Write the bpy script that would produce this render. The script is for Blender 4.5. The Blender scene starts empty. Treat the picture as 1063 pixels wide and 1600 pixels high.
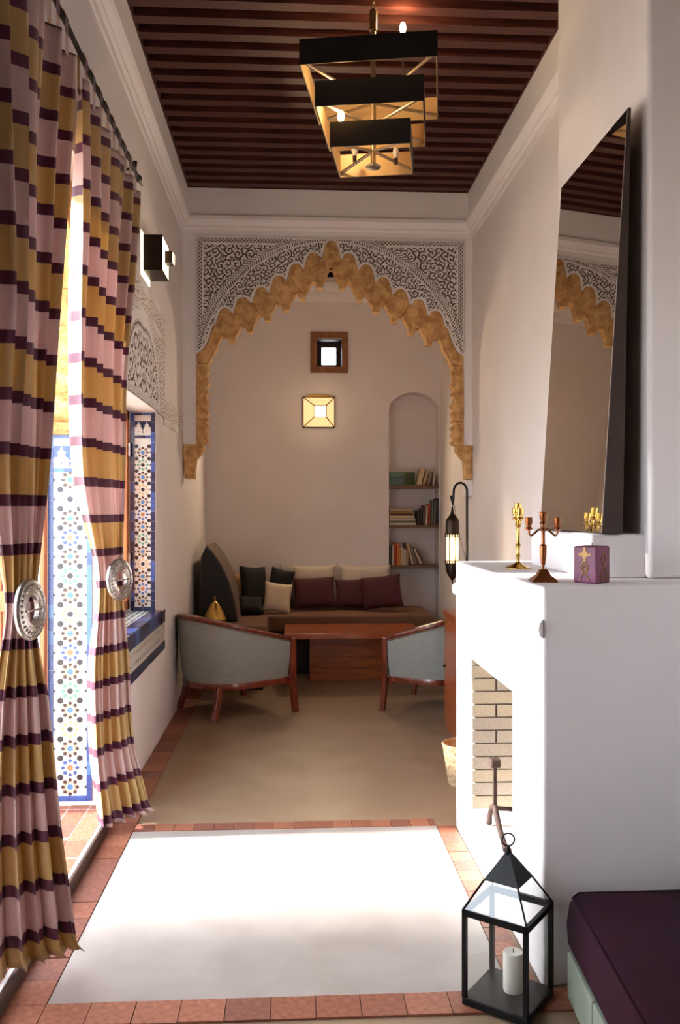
import bpy, bmesh, math, random
import numpy as np
from mathutils import Vector, Matrix

random.seed(7); np.random.seed(7)
S = bpy.context.scene
COL = S.collection
PI = math.pi
R = math.radians

# ------------------------------------------------------------------ camera, world, sun, exposure
FPX, YAW, EYE = 1330.0, R(3.14), 1.55
cam = bpy.data.cameras.new('camera')
cam.sensor_fit = 'VERTICAL'; cam.sensor_height = 24.0; cam.sensor_width = 16.0
cam.lens = FPX / 1600 * 24.0
cam.shift_y = -3 / 1600
cam.clip_start = 0.05
camo = bpy.data.objects.new('camera', cam); COL.objects.link(camo)
camo.location = (0, 0, EYE); camo.rotation_euler = (R(90), 0, -YAW)
S.camera = camo

world = bpy.data.worlds.new('sky'); S.world = world
world.use_nodes = True
wn = world.node_tree
bg = wn.nodes['Background']
bg.inputs['Color'].default_value = (0.79, 0.88, 1.0, 1); bg.inputs['Strength'].default_value = 15.0

sun = bpy.data.lights.new('sun', 'SUN'); sun.energy = 38.0; sun.angle = R(3.0); sun.color = (1.0, 0.975, 0.96)
suno = bpy.data.objects.new('sun', sun); COL.objects.link(suno)
SUN_EL = 24.0
sd = Vector((math.cos(R(SUN_EL)), -0.01, -math.sin(R(SUN_EL))))
suno.rotation_euler = sd.to_track_quat('-Z', 'Y').to_euler(); suno.location = (-6, 3.5, 4)

S.view_settings.view_transform = 'Standard'
S.view_settings.look = 'None'
S.view_settings.gamma = 1.0
S.view_settings.use_curve_mapping = False
S.view_settings.exposure = -0.45
S.cycles.max_bounces = 14; S.cycles.diffuse_bounces = 8; S.cycles.glossy_bounces = 5
S.cycles.transmission_bounces = 8; S.cycles.transparent_max_bounces = 10
S.cycles.sample_clamp_indirect = 12.0
S.cycles.caustics_reflective = False; S.cycles.caustics_refractive = False

# ------------------------------------------------------------------ helpers
CY, SY = math.cos(YAW), math.sin(YAW)
def P(u, v, y):
    """the point at room depth y that stands at photo pixel u, v"""
    k = (u - 531.5) / FPX
    x = y * (k * CY + SY) / (CY - k * SY)
    d = x * SY + y * CY
    return Vector((x, y, EYE - (v - 797) * d / FPX))

def lin(c):
    return tuple(((v / 255) / 12.92 if v <= 10 else (((v / 255) + .055) / 1.055) ** 2.4) for v in c)

MATS = {}
def mat(name, rgb, rough=.7, metal=0., var=.12, scale=6., bump=.0, bscale=40., spec=.5, emit=0, ecol=None,
        coat=0., rgb2=None, stretch=(1, 1, 1), detail=4., trans=0.):
    m = bpy.data.materials.new(name); m.use_nodes = True
    nt = m.node_tree; N = nt.nodes; L = nt.links
    b = N['Principled BSDF']
    b.inputs['Roughness'].default_value = rough; b.inputs['Metallic'].default_value = metal
    b.inputs['Specular IOR Level'].default_value = spec
    b.inputs['Coat Weight'].default_value = coat
    c = lin(rgb)
    tc = N.new('ShaderNodeTexCoord'); mp = N.new('ShaderNodeMapping'); mp.inputs['Scale'].default_value = stretch
    L.new(tc.outputs['Object'], mp.inputs['Vector'])
    nz = N.new('ShaderNodeTexNoise'); nz.inputs['Scale'].default_value = scale; nz.inputs['Detail'].default_value = detail
    L.new(mp.outputs['Vector'], nz.inputs['Vector'])
    rp = N.new('ShaderNodeValToRGB')
    c2 = lin(rgb2) if rgb2 else tuple(v * (1 - var) for v in c)
    rp.color_ramp.elements[0].position = .35; rp.color_ramp.elements[0].color = (*c2, 1)
    rp.color_ramp.elements[1].position = .65; rp.color_ramp.elements[1].color = (*c, 1)
    L.new(nz.outputs['Fac'], rp.inputs['Fac']); L.new(rp.outputs['Color'], b.inputs['Base Color'])
    if bump:
        n2 = N.new('ShaderNodeTexNoise'); n2.inputs['Scale'].default_value = bscale; n2.inputs['Detail'].default_value = 5
        L.new(mp.outputs['Vector'], n2.inputs['Vector'])
        bp = N.new('ShaderNodeBump'); bp.inputs['Strength'].default_value = bump; bp.inputs['Distance'].default_value = .02
        L.new(n2.outputs['Fac'], bp.inputs['Height']); L.new(bp.outputs['Normal'], b.inputs['Normal'])
    if emit:
        b.inputs['Emission Color'].default_value = (*(ecol or c), 1); b.inputs['Emission Strength'].default_value = emit
    if trans:
        b.inputs['Transmission Weight'].default_value = trans
    MATS[name] = m
    return m

class MB:
    def __init__(s): s.v = []; s.f = []; s.m = []; s.uv = None
    def add(s, vs, fs, mi=0, M=None):
        o = len(s.v)
        s.v += [tuple(M @ Vector(v)) if M is not None else tuple(v) for v in vs]
        s.f += [tuple(i + o for i in f) for f in fs]; s.m += [mi] * len(fs)
        return s
    def box(s, a, b, mi=0, M=None):
        (x0, y0, z0), (x1, y1, z1) = a, b
        return s.add([(x0,y0,z0),(x1,y0,z0),(x1,y1,z0),(x0,y1,z0),(x0,y0,z1),(x1,y0,z1),(x1,y1,z1),(x0,y1,z1)],
                     [(0,3,2,1),(4,5,6,7),(0,1,5,4),(1,2,6,5),(2,3,7,6),(3,0,4,7)], mi, M)
    def prism(s, pts, d0, d1, axis='y', mi=0, M=None):
        """polygon pts (a, b) pushed along an axis: 'y' -> (a, d, b), 'x' -> (d, a, b), 'z' -> (a, b, d)"""
        f = {'y': lambda a, b, d: (a, d, b), 'x': lambda a, b, d: (d, a, b), 'z': lambda a, b, d: (a, b, d)}[axis]
        n = len(pts)
        vs = [f(a, b, d0) for a, b in pts] + [f(a, b, d1) for a, b in pts]
        fs = [tuple(range(n)), tuple(range(2*n-1, n-1, -1))] + [(i, i+n, (i+1) % n + n, (i+1) % n) for i in range(n)]
        return s.add(vs, fs, mi, M)
    def tube(s, path, r, n=8, mi=0, closed=False, M=None):
        path = [Vector(p) for p in path]; k = len(path)
        rs = r if isinstance(r, (list, tuple)) else [r] * k
        vs = []; up = None
        for i, p in enumerate(path):
            a = path[(i-1) % k] if (closed or i > 0) else p
            b = path[(i+1) % k] if (closed or i < k-1) else p
            t = (b - a).normalized()
            if up is None: up = Vector((0,0,1)) if abs(t.z) < .9 else Vector((1,0,0))
            e1 = t.cross(up).normalized(); e2 = e1.cross(t).normalized(); up = e2
            for j in range(n):
                q = 2*PI*j/n
                vs.append(p + (e1*math.cos(q) + e2*math.sin(q)) * rs[i])
        fs = []
        for i in range(k if closed else k-1):
            for j in range(n):
                i2 = (i+1) % k
                fs.append((i*n+j, i*n+(j+1) % n, i2*n+(j+1) % n, i2*n+j))
        if not closed: fs += [tuple(range(n-1, -1, -1)), tuple((k-1)*n+j for j in range(n))]
        return s.add(vs, fs, mi, M)
    def lathe(s, prof, n=20, c=(0,0,0), mi=0, M=None):
        """prof: (radius, z) from bottom up"""
        vs = [(c[0]+r*math.cos(2*PI*j/n), c[1]+r*math.sin(2*PI*j/n), c[2]+z) for r, z in prof for j in range(n)]
        fs = [(i*n+j, i*n+(j+1) % n, (i+1)*n+(j+1) % n, (i+1)*n+j) for i in range(len(prof)-1) for j in range(n)]
        fs += [tuple(range(n-1, -1, -1)), tuple((len(prof)-1)*n+j for j in range(n))]
        return s.add(vs, fs, mi, M)
    def sweep(s, path, sec, closed=False, mi=0):
        """path: list of (pos, right, up) frames; sec: list of (a, b)"""
        n = len(sec); vs = []
        for p, r, u in path: vs += [p + r*a + u*b for a, b in sec]
        k = len(path); fs = []
        for i in range(k if closed else k-1):
            i2 = (i+1) % k
            fs += [(i*n+j, i2*n+j, i2*n+(j+1) % n, i*n+(j+1) % n) for j in range(n)]
        if not closed: fs += [tuple(range(n)), tuple((k-1)*n+j for j in range(n-1, -1, -1))]
        return s.add(vs, fs, mi)
    def mesh(s, name, smooth=None):
        me = bpy.data.meshes.new(name); me.from_pydata([tuple(v) for v in s.v], [], s.f)
        me.polygons.foreach_set('material_index', s.m)
        if s.uv is not None:
            uvl = me.uv_layers.new(name='UVMap')
            for lp in me.loops: uvl.data[lp.index].uv = s.uv[lp.vertex_index]
        bm = bmesh.new(); bm.from_mesh(me); bmesh.ops.recalc_face_normals(bm, faces=bm.faces); bm.to_mesh(me); bm.free()
        if smooth:
            me.polygons.foreach_set('use_smooth', [True]*len(me.polygons)); me.set_sharp_from_angle(angle=R(smooth))
        me.update()
        return me
    def build(s, name, mats, parent=None, bevel=0, smooth=None, segs=2, sub=0, world=True):
        o = bpy.data.objects.new(name, s.mesh(name, smooth)); COL.objects.link(o)
        for m in (mats if isinstance(mats, (list, tuple)) else [mats]): o.data.materials.append(MATS[m])
        adopt(o, parent, world)
        if bevel:
            md = o.modifiers.new('bevel', 'BEVEL'); md.width = bevel; md.segments = segs; md.limit_method = 'ANGLE'; md.angle_limit = R(40)
        if sub:
            md = o.modifiers.new('sub', 'SUBSURF'); md.levels = sub; md.render_levels = sub
        return o

def wm(o):
    m = Matrix.LocRotScale(o.location, o.rotation_euler, o.scale)
    return (wm(o.parent) @ o.matrix_parent_inverse @ m) if o.parent else m
def adopt(o, parent, world=True):
    if parent is not None:
        o.parent = parent
        if world: o.matrix_parent_inverse = wm(parent).inverted()
def tag(o, label, cat, group=None):
    o['label'] = label; o['category'] = cat
    if group: o['group'] = group
    return o
def thing(name, label, cat, loc, rz=0, group=None):
    e = bpy.data.objects.new(name, None); COL.objects.link(e); e.empty_display_size = .1
    e.location = loc; e.rotation_euler = (0, 0, rz)
    return tag(e, label, cat, group)
def struct(o, label=None):
    o['kind'] = 'structure'
    if label: o['label'] = label
    return o
def inst(src_mesh, name, parent, loc, rot=(0,0,0), scale=(1,1,1), mats=None, world=True):
    o = bpy.data.objects.new(name, src_mesh); COL.objects.link(o)
    o.location = loc; o.rotation_euler = rot; o.scale = scale
    adopt(o, parent, world)
    return o
def cut(o, cutters):
    """cut boxes / prisms (MB) out of object o"""
    tmp = []
    for i, c in enumerate(cutters):
        co = bpy.data.objects.new('cutter', c.mesh('cutter')); COL.objects.link(co); tmp.append(co)
        md = o.modifiers.new('cut', 'BOOLEAN'); md.object = co; md.operation = 'DIFFERENCE'; md.solver = 'EXACT'
    dg = bpy.context.evaluated_depsgraph_get(); dg.update()
    me = bpy.data.meshes.new_from_object(o.evaluated_get(dg))
    o.modifiers.clear(); old = o.data; o.data = me; bpy.data.meshes.remove(old)
    for c in tmp: bpy.data.objects.remove(c)
    return o
def arc(c, r, a0, a1, n):
    return [(c[0]+r*math.cos(a0+(a1-a0)*i/n), c[1]+r*math.sin(a0+(a1-a0)*i/n)) for i in range(n+1)]

# ------------------------------------------------------------------ materials
mat('plaster', (228, 222, 220), .85, var=.05, scale=2.5, bump=.12, bscale=14)
mat('plaster_white', (236, 232, 231), .8, var=.04, scale=3, bump=.06, bscale=20)
mat('lime_floor', (150, 126, 102), .42, rgb2=(138, 113, 90), scale=3.2, bump=.05, bscale=9, detail=8)
mat('terracotta', (152, 92, 68), .55, rgb2=(122, 70, 52), scale=7, bump=.15, bscale=30)
mat('terracotta_b', (166, 106, 80), .55, rgb2=(138, 82, 60), scale=7, bump=.15, bscale=30)
mat('terracotta_c', (138, 84, 68), .55, rgb2=(112, 68, 54), scale=7, bump=.15, bscale=30)
mat('grout', (120, 96, 80), .9)
mat('beam', (88, 42, 33), .5, rgb2=(58, 26, 21), scale=9, stretch=(.5, 6, 6), bump=.12)
mat('ceiling_board', (40, 16, 12), .6, rgb2=(28, 11, 9), scale=8, stretch=(.5, 4, 4))
mat('stone', (222, 180, 120), .9, rgb2=(178, 132, 80), scale=16, bump=.9, bscale=30, detail=9)
mat('stucco_white', (234, 229, 227), .85, var=.04)
mat('stucco_dark', (104, 88, 80), .95, var=.2, scale=20)  # recess tone: dark painted ground, with the shade of deep carving coloured in
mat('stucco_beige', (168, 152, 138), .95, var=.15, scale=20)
mat('cherry', (128, 54, 30), .22, rgb2=(92, 34, 20), scale=7, stretch=(3, 3, .6), coat=.4)
mat('table_wood', (172, 92, 48), .28, rgb2=(138, 66, 32), scale=5, stretch=(.7, 6, 6), coat=.3)
mat('orange_wood', (196, 122, 74), .5, rgb2=(166, 94, 52), scale=5, stretch=(6, 6, .7), bump=.08)
mat('frame_wood', (150, 98, 54), .5, rgb2=(120, 74, 40), scale=6, stretch=(4, 4, 4))
mat('dark_wood', (58, 40, 32), .5, var=.25)
mat('shelf_wood', (110, 82, 62), .6, var=.2, stretch=(1, 5, 5))
mat('upholstery', (150, 153, 147), .9, rgb2=(143, 146, 140), scale=40, bump=.12, bscale=160)
mat('trim_cord', (120, 100, 80), .6, var=.3, scale=150)
mat('maroon', (74, 22, 30), .8, var=.25, scale=5, bump=.1, bscale=90)
mat('cream_cloth', (206, 190, 164), .9, var=.08, scale=5, bump=.15, bscale=70)
mat('white_cloth', (200, 188, 172), .9, var=.08, scale=5, bump=.15, bscale=60)
mat('grey_cloth', (150, 142, 134), .9, var=.1, scale=5)
mat('black_cloth', (20, 19, 22), .85, var=.3, scale=6, bump=.15, bscale=60)
mat('tan_cloth', (190, 146, 96), .9, var=.1, scale=5)
mat('brown_seat', (112, 76, 56), .8, var=.15, scale=4, bump=.12, bscale=80)
mat('dark_leather', (26, 25, 28), .55, var=.2, scale=4)
mat('leather_edge', (104, 86, 76), .6, var=.1, scale=4)
mat('black_metal', (20, 20, 20), .45, metal=.6, var=.2)
mat('iron', (78, 58, 50), .75, metal=.4, rgb2=(54, 40, 34), scale=18, bump=.3)
mat('bronze', (54, 42, 34), .4, metal=.8, var=.25, scale=14)
mat('chain_metal', (150, 128, 92), .35, metal=.9)
mat('shade_black', (17, 15, 15), .55)
mat('shade_inner', (214, 180, 128), .45, metal=.25, var=.08)
mat('steel', (168, 152, 128), .3, metal=.9)
mat('brass', (214, 176, 96), .22, metal=1., var=.15, scale=12)
mat('copper', (166, 102, 62), .28, metal=1., var=.2, scale=12)
mat('silver', (190, 184, 178), .28, metal=.9, rgb2=(150, 142, 138), scale=26, bump=.25, bscale=70)
mat('bulb', (255, 225, 170), .3, emit=30, ecol=(1, .74, .36))
mat('bulb_off', (210, 205, 195), .15)
mat('lamp_glass', (255, 226, 170), .4, emit=1.35, ecol=(1, .62, .28))
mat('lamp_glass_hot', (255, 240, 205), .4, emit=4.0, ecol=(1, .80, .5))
mat('tube_glass', (255, 226, 170), .4, emit=1.7, ecol=(1, .74, .42))
mat('sconce_glass', (255, 240, 205), .4, emit=3, ecol=(1, .84, .58))
mat('purple_cloth', (50, 24, 34), .95, spec=.1, rgb2=(42, 22, 32), scale=3, bump=.1, bscale=40)
mat('sage_paint', (132, 138, 122), .7, var=.1, scale=5)
mat('wax', (226, 220, 208), .5, var=.04)
mat('purple_wax', (128, 58, 96), .45, rgb2=(104, 50, 74), scale=10)
mat('gold_paint', (176, 134, 80), .5, metal=.3, var=.2, scale=30)
mat('wicker', (206, 178, 140), .85, rgb2=(170, 138, 100), scale=50, bump=.4, bscale=90)
mat('brick', (182, 170, 154), .85, rgb2=(160, 148, 134), scale=14, bump=.4, bscale=60)
mat('brick_b', (192, 178, 152), .85, rgb2=(170, 156, 136), scale=14, bump=.4, bscale=60)
mat('mortar', (128, 118, 110), .95, bump=.4, bscale=60)
mat('hearth', (150, 148, 146), .8, var=.1)
mat('court_floor', (206, 190, 172), .8, var=.1, scale=2)
mat('z_white', (206, 202, 192), .25, var=.06, scale=30)
mat('z_blue', (62, 88, 148), .22, rgb2=(48, 70, 128), scale=20)
mat('z_light_blue', (74, 118, 172), .22, var=.1)
mat('z_navy', (40, 44, 82), .22, rgb2=(32, 34, 62), scale=14)
mat('z_black', (38, 32, 38), .22, var=.2)
mat('z_brown', (70, 42, 34), .22, var=.2)
mat('z_orange', (182, 112, 72), .22, var=.1)
mat('z_tan', (204, 164, 112), .22, var=.1)
mat('z_yellow', (196, 140, 40), .22, var=.1)
mat('z_green', (90, 148, 120), .22, var=.1)
mat('z_grout', (206, 198, 184), .8)
mat('paper', (214, 202, 180), .8, var=.05)
BOOKC = {'red': (172, 62, 32), 'orange': (206, 104, 36), 'cream': (206, 186, 150), 'tan': (176, 146, 108), 'grey': (128, 118, 108),
         'white': (214, 206, 192), 'dark': (48, 40, 40), 'teal': (92, 112, 100), 'brown': (98, 62, 48), 'navy': (42, 46, 64), 'ochre': (190, 150, 72)}
for k_, c_ in BOOKC.items(): mat('book_'+k_, c_, .6, var=.08, scale=15)

def glassmat(name, tint=(.98, .99, .985)):
    m = bpy.data.materials.new(name); m.use_nodes = True; nt = m.node_tree; N = nt.nodes; L = nt.links
    for n in list(N):
        if n.type != 'OUTPUT_MATERIAL': N.remove(n)
    out = [n for n in N if n.type == 'OUTPUT_MATERIAL'][0]
    tr = N.new('ShaderNodeBsdfTransparent'); tr.inputs['Color'].default_value = (*tint, 1)
    gl = N.new('ShaderNodeBsdfGlossy'); gl.inputs['Roughness'].default_value = .03
    mx = N.new('ShaderNodeMixShader'); mx.inputs[0].default_value = .045; L.new(tr.outputs[0], mx.inputs[1]); L.new(gl.outputs[0], mx.inputs[2])
    L.new(mx.outputs[0], out.inputs['Surface']); MATS[name] = m
glassmat('glass'); glassmat('green_glass', (.62, .74, .66))
m = mat('mirror_glass', (235, 235, 230), .01, metal=1., var=0)
m.node_tree.nodes['Principled BSDF'].inputs['Base Color'].default_value = (.72, .70, .66, 1)
for l_ in list(m.node_tree.links):
    if l_.to_socket.name == 'Base Color': m.node_tree.links.remove(l_)

def curtain_mat():
    m = bpy.data.materials.new('striped_silk'); m.use_nodes = True; nt = m.node_tree; N = nt.nodes; L = nt.links
    b = N['Principled BSDF']; out = [n for n in N if n.type == 'OUTPUT_MATERIAL'][0]
    uv = N.new('ShaderNodeUVMap'); sep = N.new('ShaderNodeSeparateXYZ'); L.new(uv.outputs[0], sep.inputs[0])
    dv = N.new('ShaderNodeMath'); dv.operation = 'DIVIDE'; dv.inputs[1].default_value = .318; L.new(sep.outputs['Y'], dv.inputs[0])
    fr = N.new('ShaderNodeMath'); fr.operation = 'FRACT'; L.new(dv.outputs[0], fr.inputs[0])
    rp = N.new('ShaderNodeValToRGB'); cr = rp.color_ramp; cr.interpolation = 'CONSTANT'
    pur, pink, gold = lin((92, 32, 62)), lin((212, 182, 177)), lin((202, 168, 108))
    cr.elements[0].position = 0; cr.elements[0].color = (*pur, 1)
    cr.elements[1].position = .115; cr.elements[1].color = (*pink, 1)
    for p, c in ((.5, pur), (.615, gold)):
        e = cr.elements.new(p); e.color = (*c, 1)
    L.new(fr.outputs[0], rp.inputs['Fac'])
    nz = N.new('ShaderNodeTexNoise'); nz.inputs['Scale'].default_value = 1.0; nz.inputs['Detail'].default_value = 6
    mp = N.new('ShaderNodeMapping'); mp.inputs['Scale'].default_value = (60, 5, 1); L.new(uv.outputs[0], mp.inputs[0]); L.new(mp.outputs[0], nz.inputs['Vector'])
    mx = N.new('ShaderNodeMix'); mx.data_type = 'RGBA'; mx.blend_type = 'MULTIPLY'; mx.inputs[0].default_value = .22
    L.new(rp.outputs[0], mx.inputs[6]); L.new(nz.outputs['Color'], mx.inputs[7])
    L.new(mx.outputs[2], b.inputs['Base Color'])
    b.inputs['Roughness'].default_value = .42; b.inputs['Sheen Weight'].default_value = .3
    bp = N.new('ShaderNodeBump'); bp.inputs['Strength'].default_value = .12; bp.inputs['Distance'].default_value = .004
    L.new(nz.outputs['Fac'], bp.inputs['Height']); L.new(bp.outputs[0], b.inputs['Normal'])
    tl = N.new('ShaderNodeBsdfTranslucent'); L.new(mx.outputs[2], tl.inputs['Color'])
    ms = N.new('ShaderNodeMixShader'); ms.inputs[0].default_value = .28
    L.new(b.outputs[0], ms.inputs[1]); L.new(tl.outputs[0], ms.inputs[2]); L.new(ms.outputs[0], out.inputs['Surface'])
    MATS['striped_silk'] = m
curtain_mat()

# ------------------------------------------------------------------ room shell
XL, XR, YA, YB, YF, ZC = -0.90, 1.485, 7.0, 8.8, -2.2, 4.17
XO = -1.26                                      # outer face of the courtyard wall
floor = struct(MB().box((XO+.0, YF-.3, -.2), (1.9, YB+.35, 0)).build('floor', 'lime_floor'), 'pale polished lime floor framed by terracotta tile rows')
wl = struct(MB().box((XO, YF-.3, 0), (XL, YB+.35, 4.4)).build('wall_left', 'plaster'), 'white plaster wall with the curtained door and tiled window')
DY0, DY1, DZ = 2.50, 4.36, 3.02                  # door opening
WY0, WY1, WZ0, WZ1 = 4.55, 5.65, .90, 2.20       # window opening
cutters = [MB().box((XO-.1, DY0, .06), (XL+.1, DY1, DZ)), MB().box((XO-.1, WY0, WZ0-.04), (XL+.1, WY1, WZ1)),
           MB().box((XO-.1, 1.21, WZ0), (XL+.1, 2.31, WZ1))]   # the door's other window, beside the camera
cut(wl, cutters)
wr = struct(MB().box((XR, YF-.3, 0), (XR+.35, YA+.22, 4.4)).build('wall_right', 'plaster'), 'white plaster wall behind the fireplace')
wr2 = struct(MB().box((1.53, YA+.22, 0), (1.88, YB+.35, 4.4)).build('wall_alcove', 'plaster'), 'plaster side wall of the alcove beside the bookshelves')
wf = struct(MB().box((XL, YF-.3, 0), (XR, YF, 4.4)).build('wall_front', 'plaster'))
wb = struct(MB().box((XL, YB, 0), (1.53, YB+.35, 4.4)).build('wall_back', 'plaster'), 'warm plaster back wall of the alcove with arched niche')
NX0, NX1 = P(608, 700, YB).x, 1.515
nz_s = P(650, 634, YB).z; nz_t = P(650, 613, YB).z
ncx = (NX0+NX1)/2; nh = nz_t-nz_s; nw = (NX1-NX0)/2; nr = (nw*nw+nh*nh)/(2*nh); na = math.asin(nw/nr)
niche = [(NX0, .3), (NX1, .3)] + arc((ncx, nz_t-nr), nr, PI/2-na, PI/2+na, 12)
ha, hb = P(495.5, 530, YB), P(534.5, 574, YB)
cut(wb, [MB().prism(niche, YB-.1, YB+.24), MB().box((ha.x, YB-.1, hb.z), (hb.x, YB+.6, ha.z))])
ac = struct(MB().box((XL, YA, 4.17), (1.6, YB+.1, 4.3)).build('ceiling_alcove', 'plaster'))
# courtyard ground outside
cg = struct(MB().box((-16, -10, -.3), (XO, 16, 0)).build('courtyard_ground', 'court_floor'), 'sunlit courtyard paving beyond the door')

# tall unseen blocks added outside to stop sun (the near one's edge throws the soft near side of the sun patch)
cw = struct(MB().box((-9.6, .7, 0), (-9.2, 3.38, 7)).build('sun_block', 'plaster'), 'unseen plaster block added to soften the near edge of the sun patch')
cw2 = struct(MB().box((-9.6, 4.8, 0), (-9.2, 6.1, 7)).build('sun_block', 'plaster'), 'second unseen plaster block added to keep direct sun off the tiled window')

# ceiling with beams
ceil = struct(MB().box((XL, YF, ZC+.08), (XR, YA, ZC+.2)).build('ceiling', 'ceiling_board'), 'dark red wooden ceiling of close-set beams')
bm_ = MB().box((XL, -.036, 0), (XR, .036, .085)).mesh('beam')
bm_.materials.append(MATS['beam'])
yy = YA-.10; k = 0
while yy > 0.6:
    o = inst(bm_, 'beam', ceil, (0, yy, ZC+.0), (0, random.uniform(-.002, .002), 0))
    yy -= .1535
MB().box((XL, YF, ZC-.005), (XL+.055, YA, ZC+.08)).build('edge_beam', 'beam', ceil)
MB().box((XR-.055, YF, ZC-.005), (XR, YA, ZC+.08)).build('edge_beam', 'beam', ceil)
MB().box((XL, YA-.04, ZC-.003), (XR, YA, ZC+.08)).build('edge_beam', 'beam', ceil)

# cornice (profile: out from wall, height)
prof = [(0, 3.80), (.014, 3.80), (.014, 3.835), (.03, 3.85), (.03, 3.868), (.055, 3.885), (.07, 3.905), (.07, 3.935), (.045, 3.95), (.045, 4.165), (0, 4.165)]
def cornice(name, path, label):
    """path: corner points with the inward direction at each"""
    mb = MB(); n = len(prof)
    vs = []
    for (x, y), (dx, dy) in path: vs += [(x+dx*a, y+dy*a, b) for a, b in prof]
    fs = []
    for i in range(len(path)-1): fs += [(i*n+j, (i+1)*n+j, (i+1)*n+(j+1) % n, i*n+(j+1) % n) for j in range(n)]
    fs += [tuple(range(n)), tuple((len(path)-1)*n+j for j in range(n))]
    mb.add(vs, fs); return struct(mb.build(name, 'plaster_white'), label)
cornice('trim_1', [((XL, YF), (1, 0)), ((XL, YA), (1, -1)), ((XR, YA), (-1, -1)), ((XR, 4.10), (-1, 0))], 'moulded white plaster cornice under the ceiling')
mb = MB(); pr2 = [(0, 3.70), (.02, 3.70), (.05, 3.76), (.05, 3.80), (.09, 3.84), (.09, 3.88), (0, 3.92)]
mb.prism([(YB-a, b) for a, b in pr2], XL, 1.53, 'x'); struct(mb.build('trim_2', 'plaster_white'), 'plaster cornice inside the alcove seen through the arch')
# baseboard-less far wall, terracotta skirting strip along the left wall
# ------------------------------------------------------------------ floor tiles
tmesh = []
for q in range(6):
    me = MB().box((-.5, -.5, 0), (.5, .5, 1)).mesh('tile'); me.materials.append(MATS[['terracotta', 'terracotta_b', 'terracotta_c'][q % 3]]); tmesh.append(me)
def tile(x0, y0, x1, y1, parent, z=0., h=.008, g=.003):
    o = inst(random.choice(tmesh), 'tile', parent, ((x0+x1)/2, (y0+y1)/2, z), (random.uniform(-.006, .006), random.uniform(-.006, .006), 0),
             (x1-x0-g, y1-y0-g, h*random.uniform(.85, 1.1)))
    return o
y = 2.42
while y < 8.0:
    tile(XL+.002, y, XL+.13, y+.14, floor); y += .14
x = XL+.13
while x < .70:
    tile(x, 4.135, min(x+.096, .70), 4.225, floor); x += .096
x = XL+.13
while x < 1.2:
    tile(x, 2.585, x+.14, 2.705, floor); x += .14
y = 2.71
while y < 4.13:
    tile(.70, y, .79, min(y+.10, 4.135), floor); y += .10
mat('cement', (164, 156, 149), .5, rgb2=(152, 143, 136), scale=4, bump=.06, bscale=12, detail=8)
MB().box((XL+.132, 2.708, 0), (.698, 4.132, .005)).build('cement_slab', 'cement', floor)
# threshold
th = thing('door_threshold', 'raised terracotta tiled step in the curtained doorway', 'step', (-1.08, 3.43, 0))
th['kind'] = 'structure'; del th['category']
MB().box((XO-.06, DY0, 0), (XL+.0, DY1, .05)).build('step_body', 'grout', th)
x = XO-.06
while x < XL-.09:
    y = DY0
    while y < DY1-.01:
        tile(x, y, min(x+.1, XL+.005), min(y+.2, DY1), th, .05, .012); y += .2
    x += .1
MB().box((XL-.005, DY0, 0), (XL+.012, DY1, .064)).build('nosing', 'dark_wood', th, bevel=.004)

# ------------------------------------------------------------------ the carved arch
def Z5(a, b, y=YA):                              # tracing units of the arch outline -> point on the arch plane
    p = P(280 + a/3.808, 340 + b/3.808, y); return (p.x, p.z)
AXC = Z5(905, 0)[0]
OUT = [(-55,95),(-47,62),(-36,28),(-26,10),(-12,2),(0,0),(12,2),(26,10),(36,28),(44,34),(50,28)]
INN = [(-45,-35),(-28,-35),(-20,-22),(-18,0),(18,0),(20,-34),(34,-54),(46,-84),(60,-102)]
Ts = [(275,540),(380,475),(490,415),(595,348),(697,275),(800,212)]
Ps = [(315,745),(420,682),(525,612),(637,555),(735,487),(838,420)]
blocks = []
low = [(103,1350),(103,1200),(103,1042)]
blocks.append([(103,1350),(103,1205)] + [(178,1205),(160,1222),(182,1245),(166,1262),(178,1290),(160,1308),(180,1332),(165,1350)])
blocks.append([(103,1203),(103,1042)] + [(178,1042),(162,1058),(165,1085),(182,1108),(164,1132),(180,1160),(163,1185),(178,1203)])
blocks.append([(103,1040),(105,868)] + [(180,868),(165,888),(184,915),(164,940),(170,962),(184,985),(164,1015),(180,1040)])
blocks.append([(105,866),(105,812),(150,780),(178,722),(200,650),(221,634)] + [(272,708),(252,706),(236,742),(226,780),(205,812),(192,842),(180,866)])
for i, (t, p) in enumerate(zip(Ts, Ps)):
    o_ = [(t[0]+a, t[1]+b) for a, b in OUT]; i_ = [(p[0]+a, p[1]+b) for a, b in INN]
    if i == 5: i_ = i_[:-1] + [(884, 336)]; o_[-1] = (850, 240)
    if i == 0: i_[0] = (272, 708)
    blocks.append(o_ + i_[::-1])
apex = [(850,240),(860,200),(872,165),(887,145),(905,140)]
apexi = [(884,336),(893,310),(905,300)]
outer_line = [Z5(103,1350), Z5(105,812), Z5(150,780), Z5(178,722), Z5(200,650)]
for t in Ts: outer_line += [Z5(t[0]+a, t[1]+b) for a, b in OUT]
outer_line += [Z5(*p) for p in apex]
YS0, YS1 = YA-.012, YA+.10
arch = thing('stone_arch', 'scalloped honey-coloured carved stone arch opening to the alcove', 'arch', (AXC, YA+.1, 1.8))
mir = lambda pts: [(2*AXC-a, b) for a, b in pts]
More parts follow.
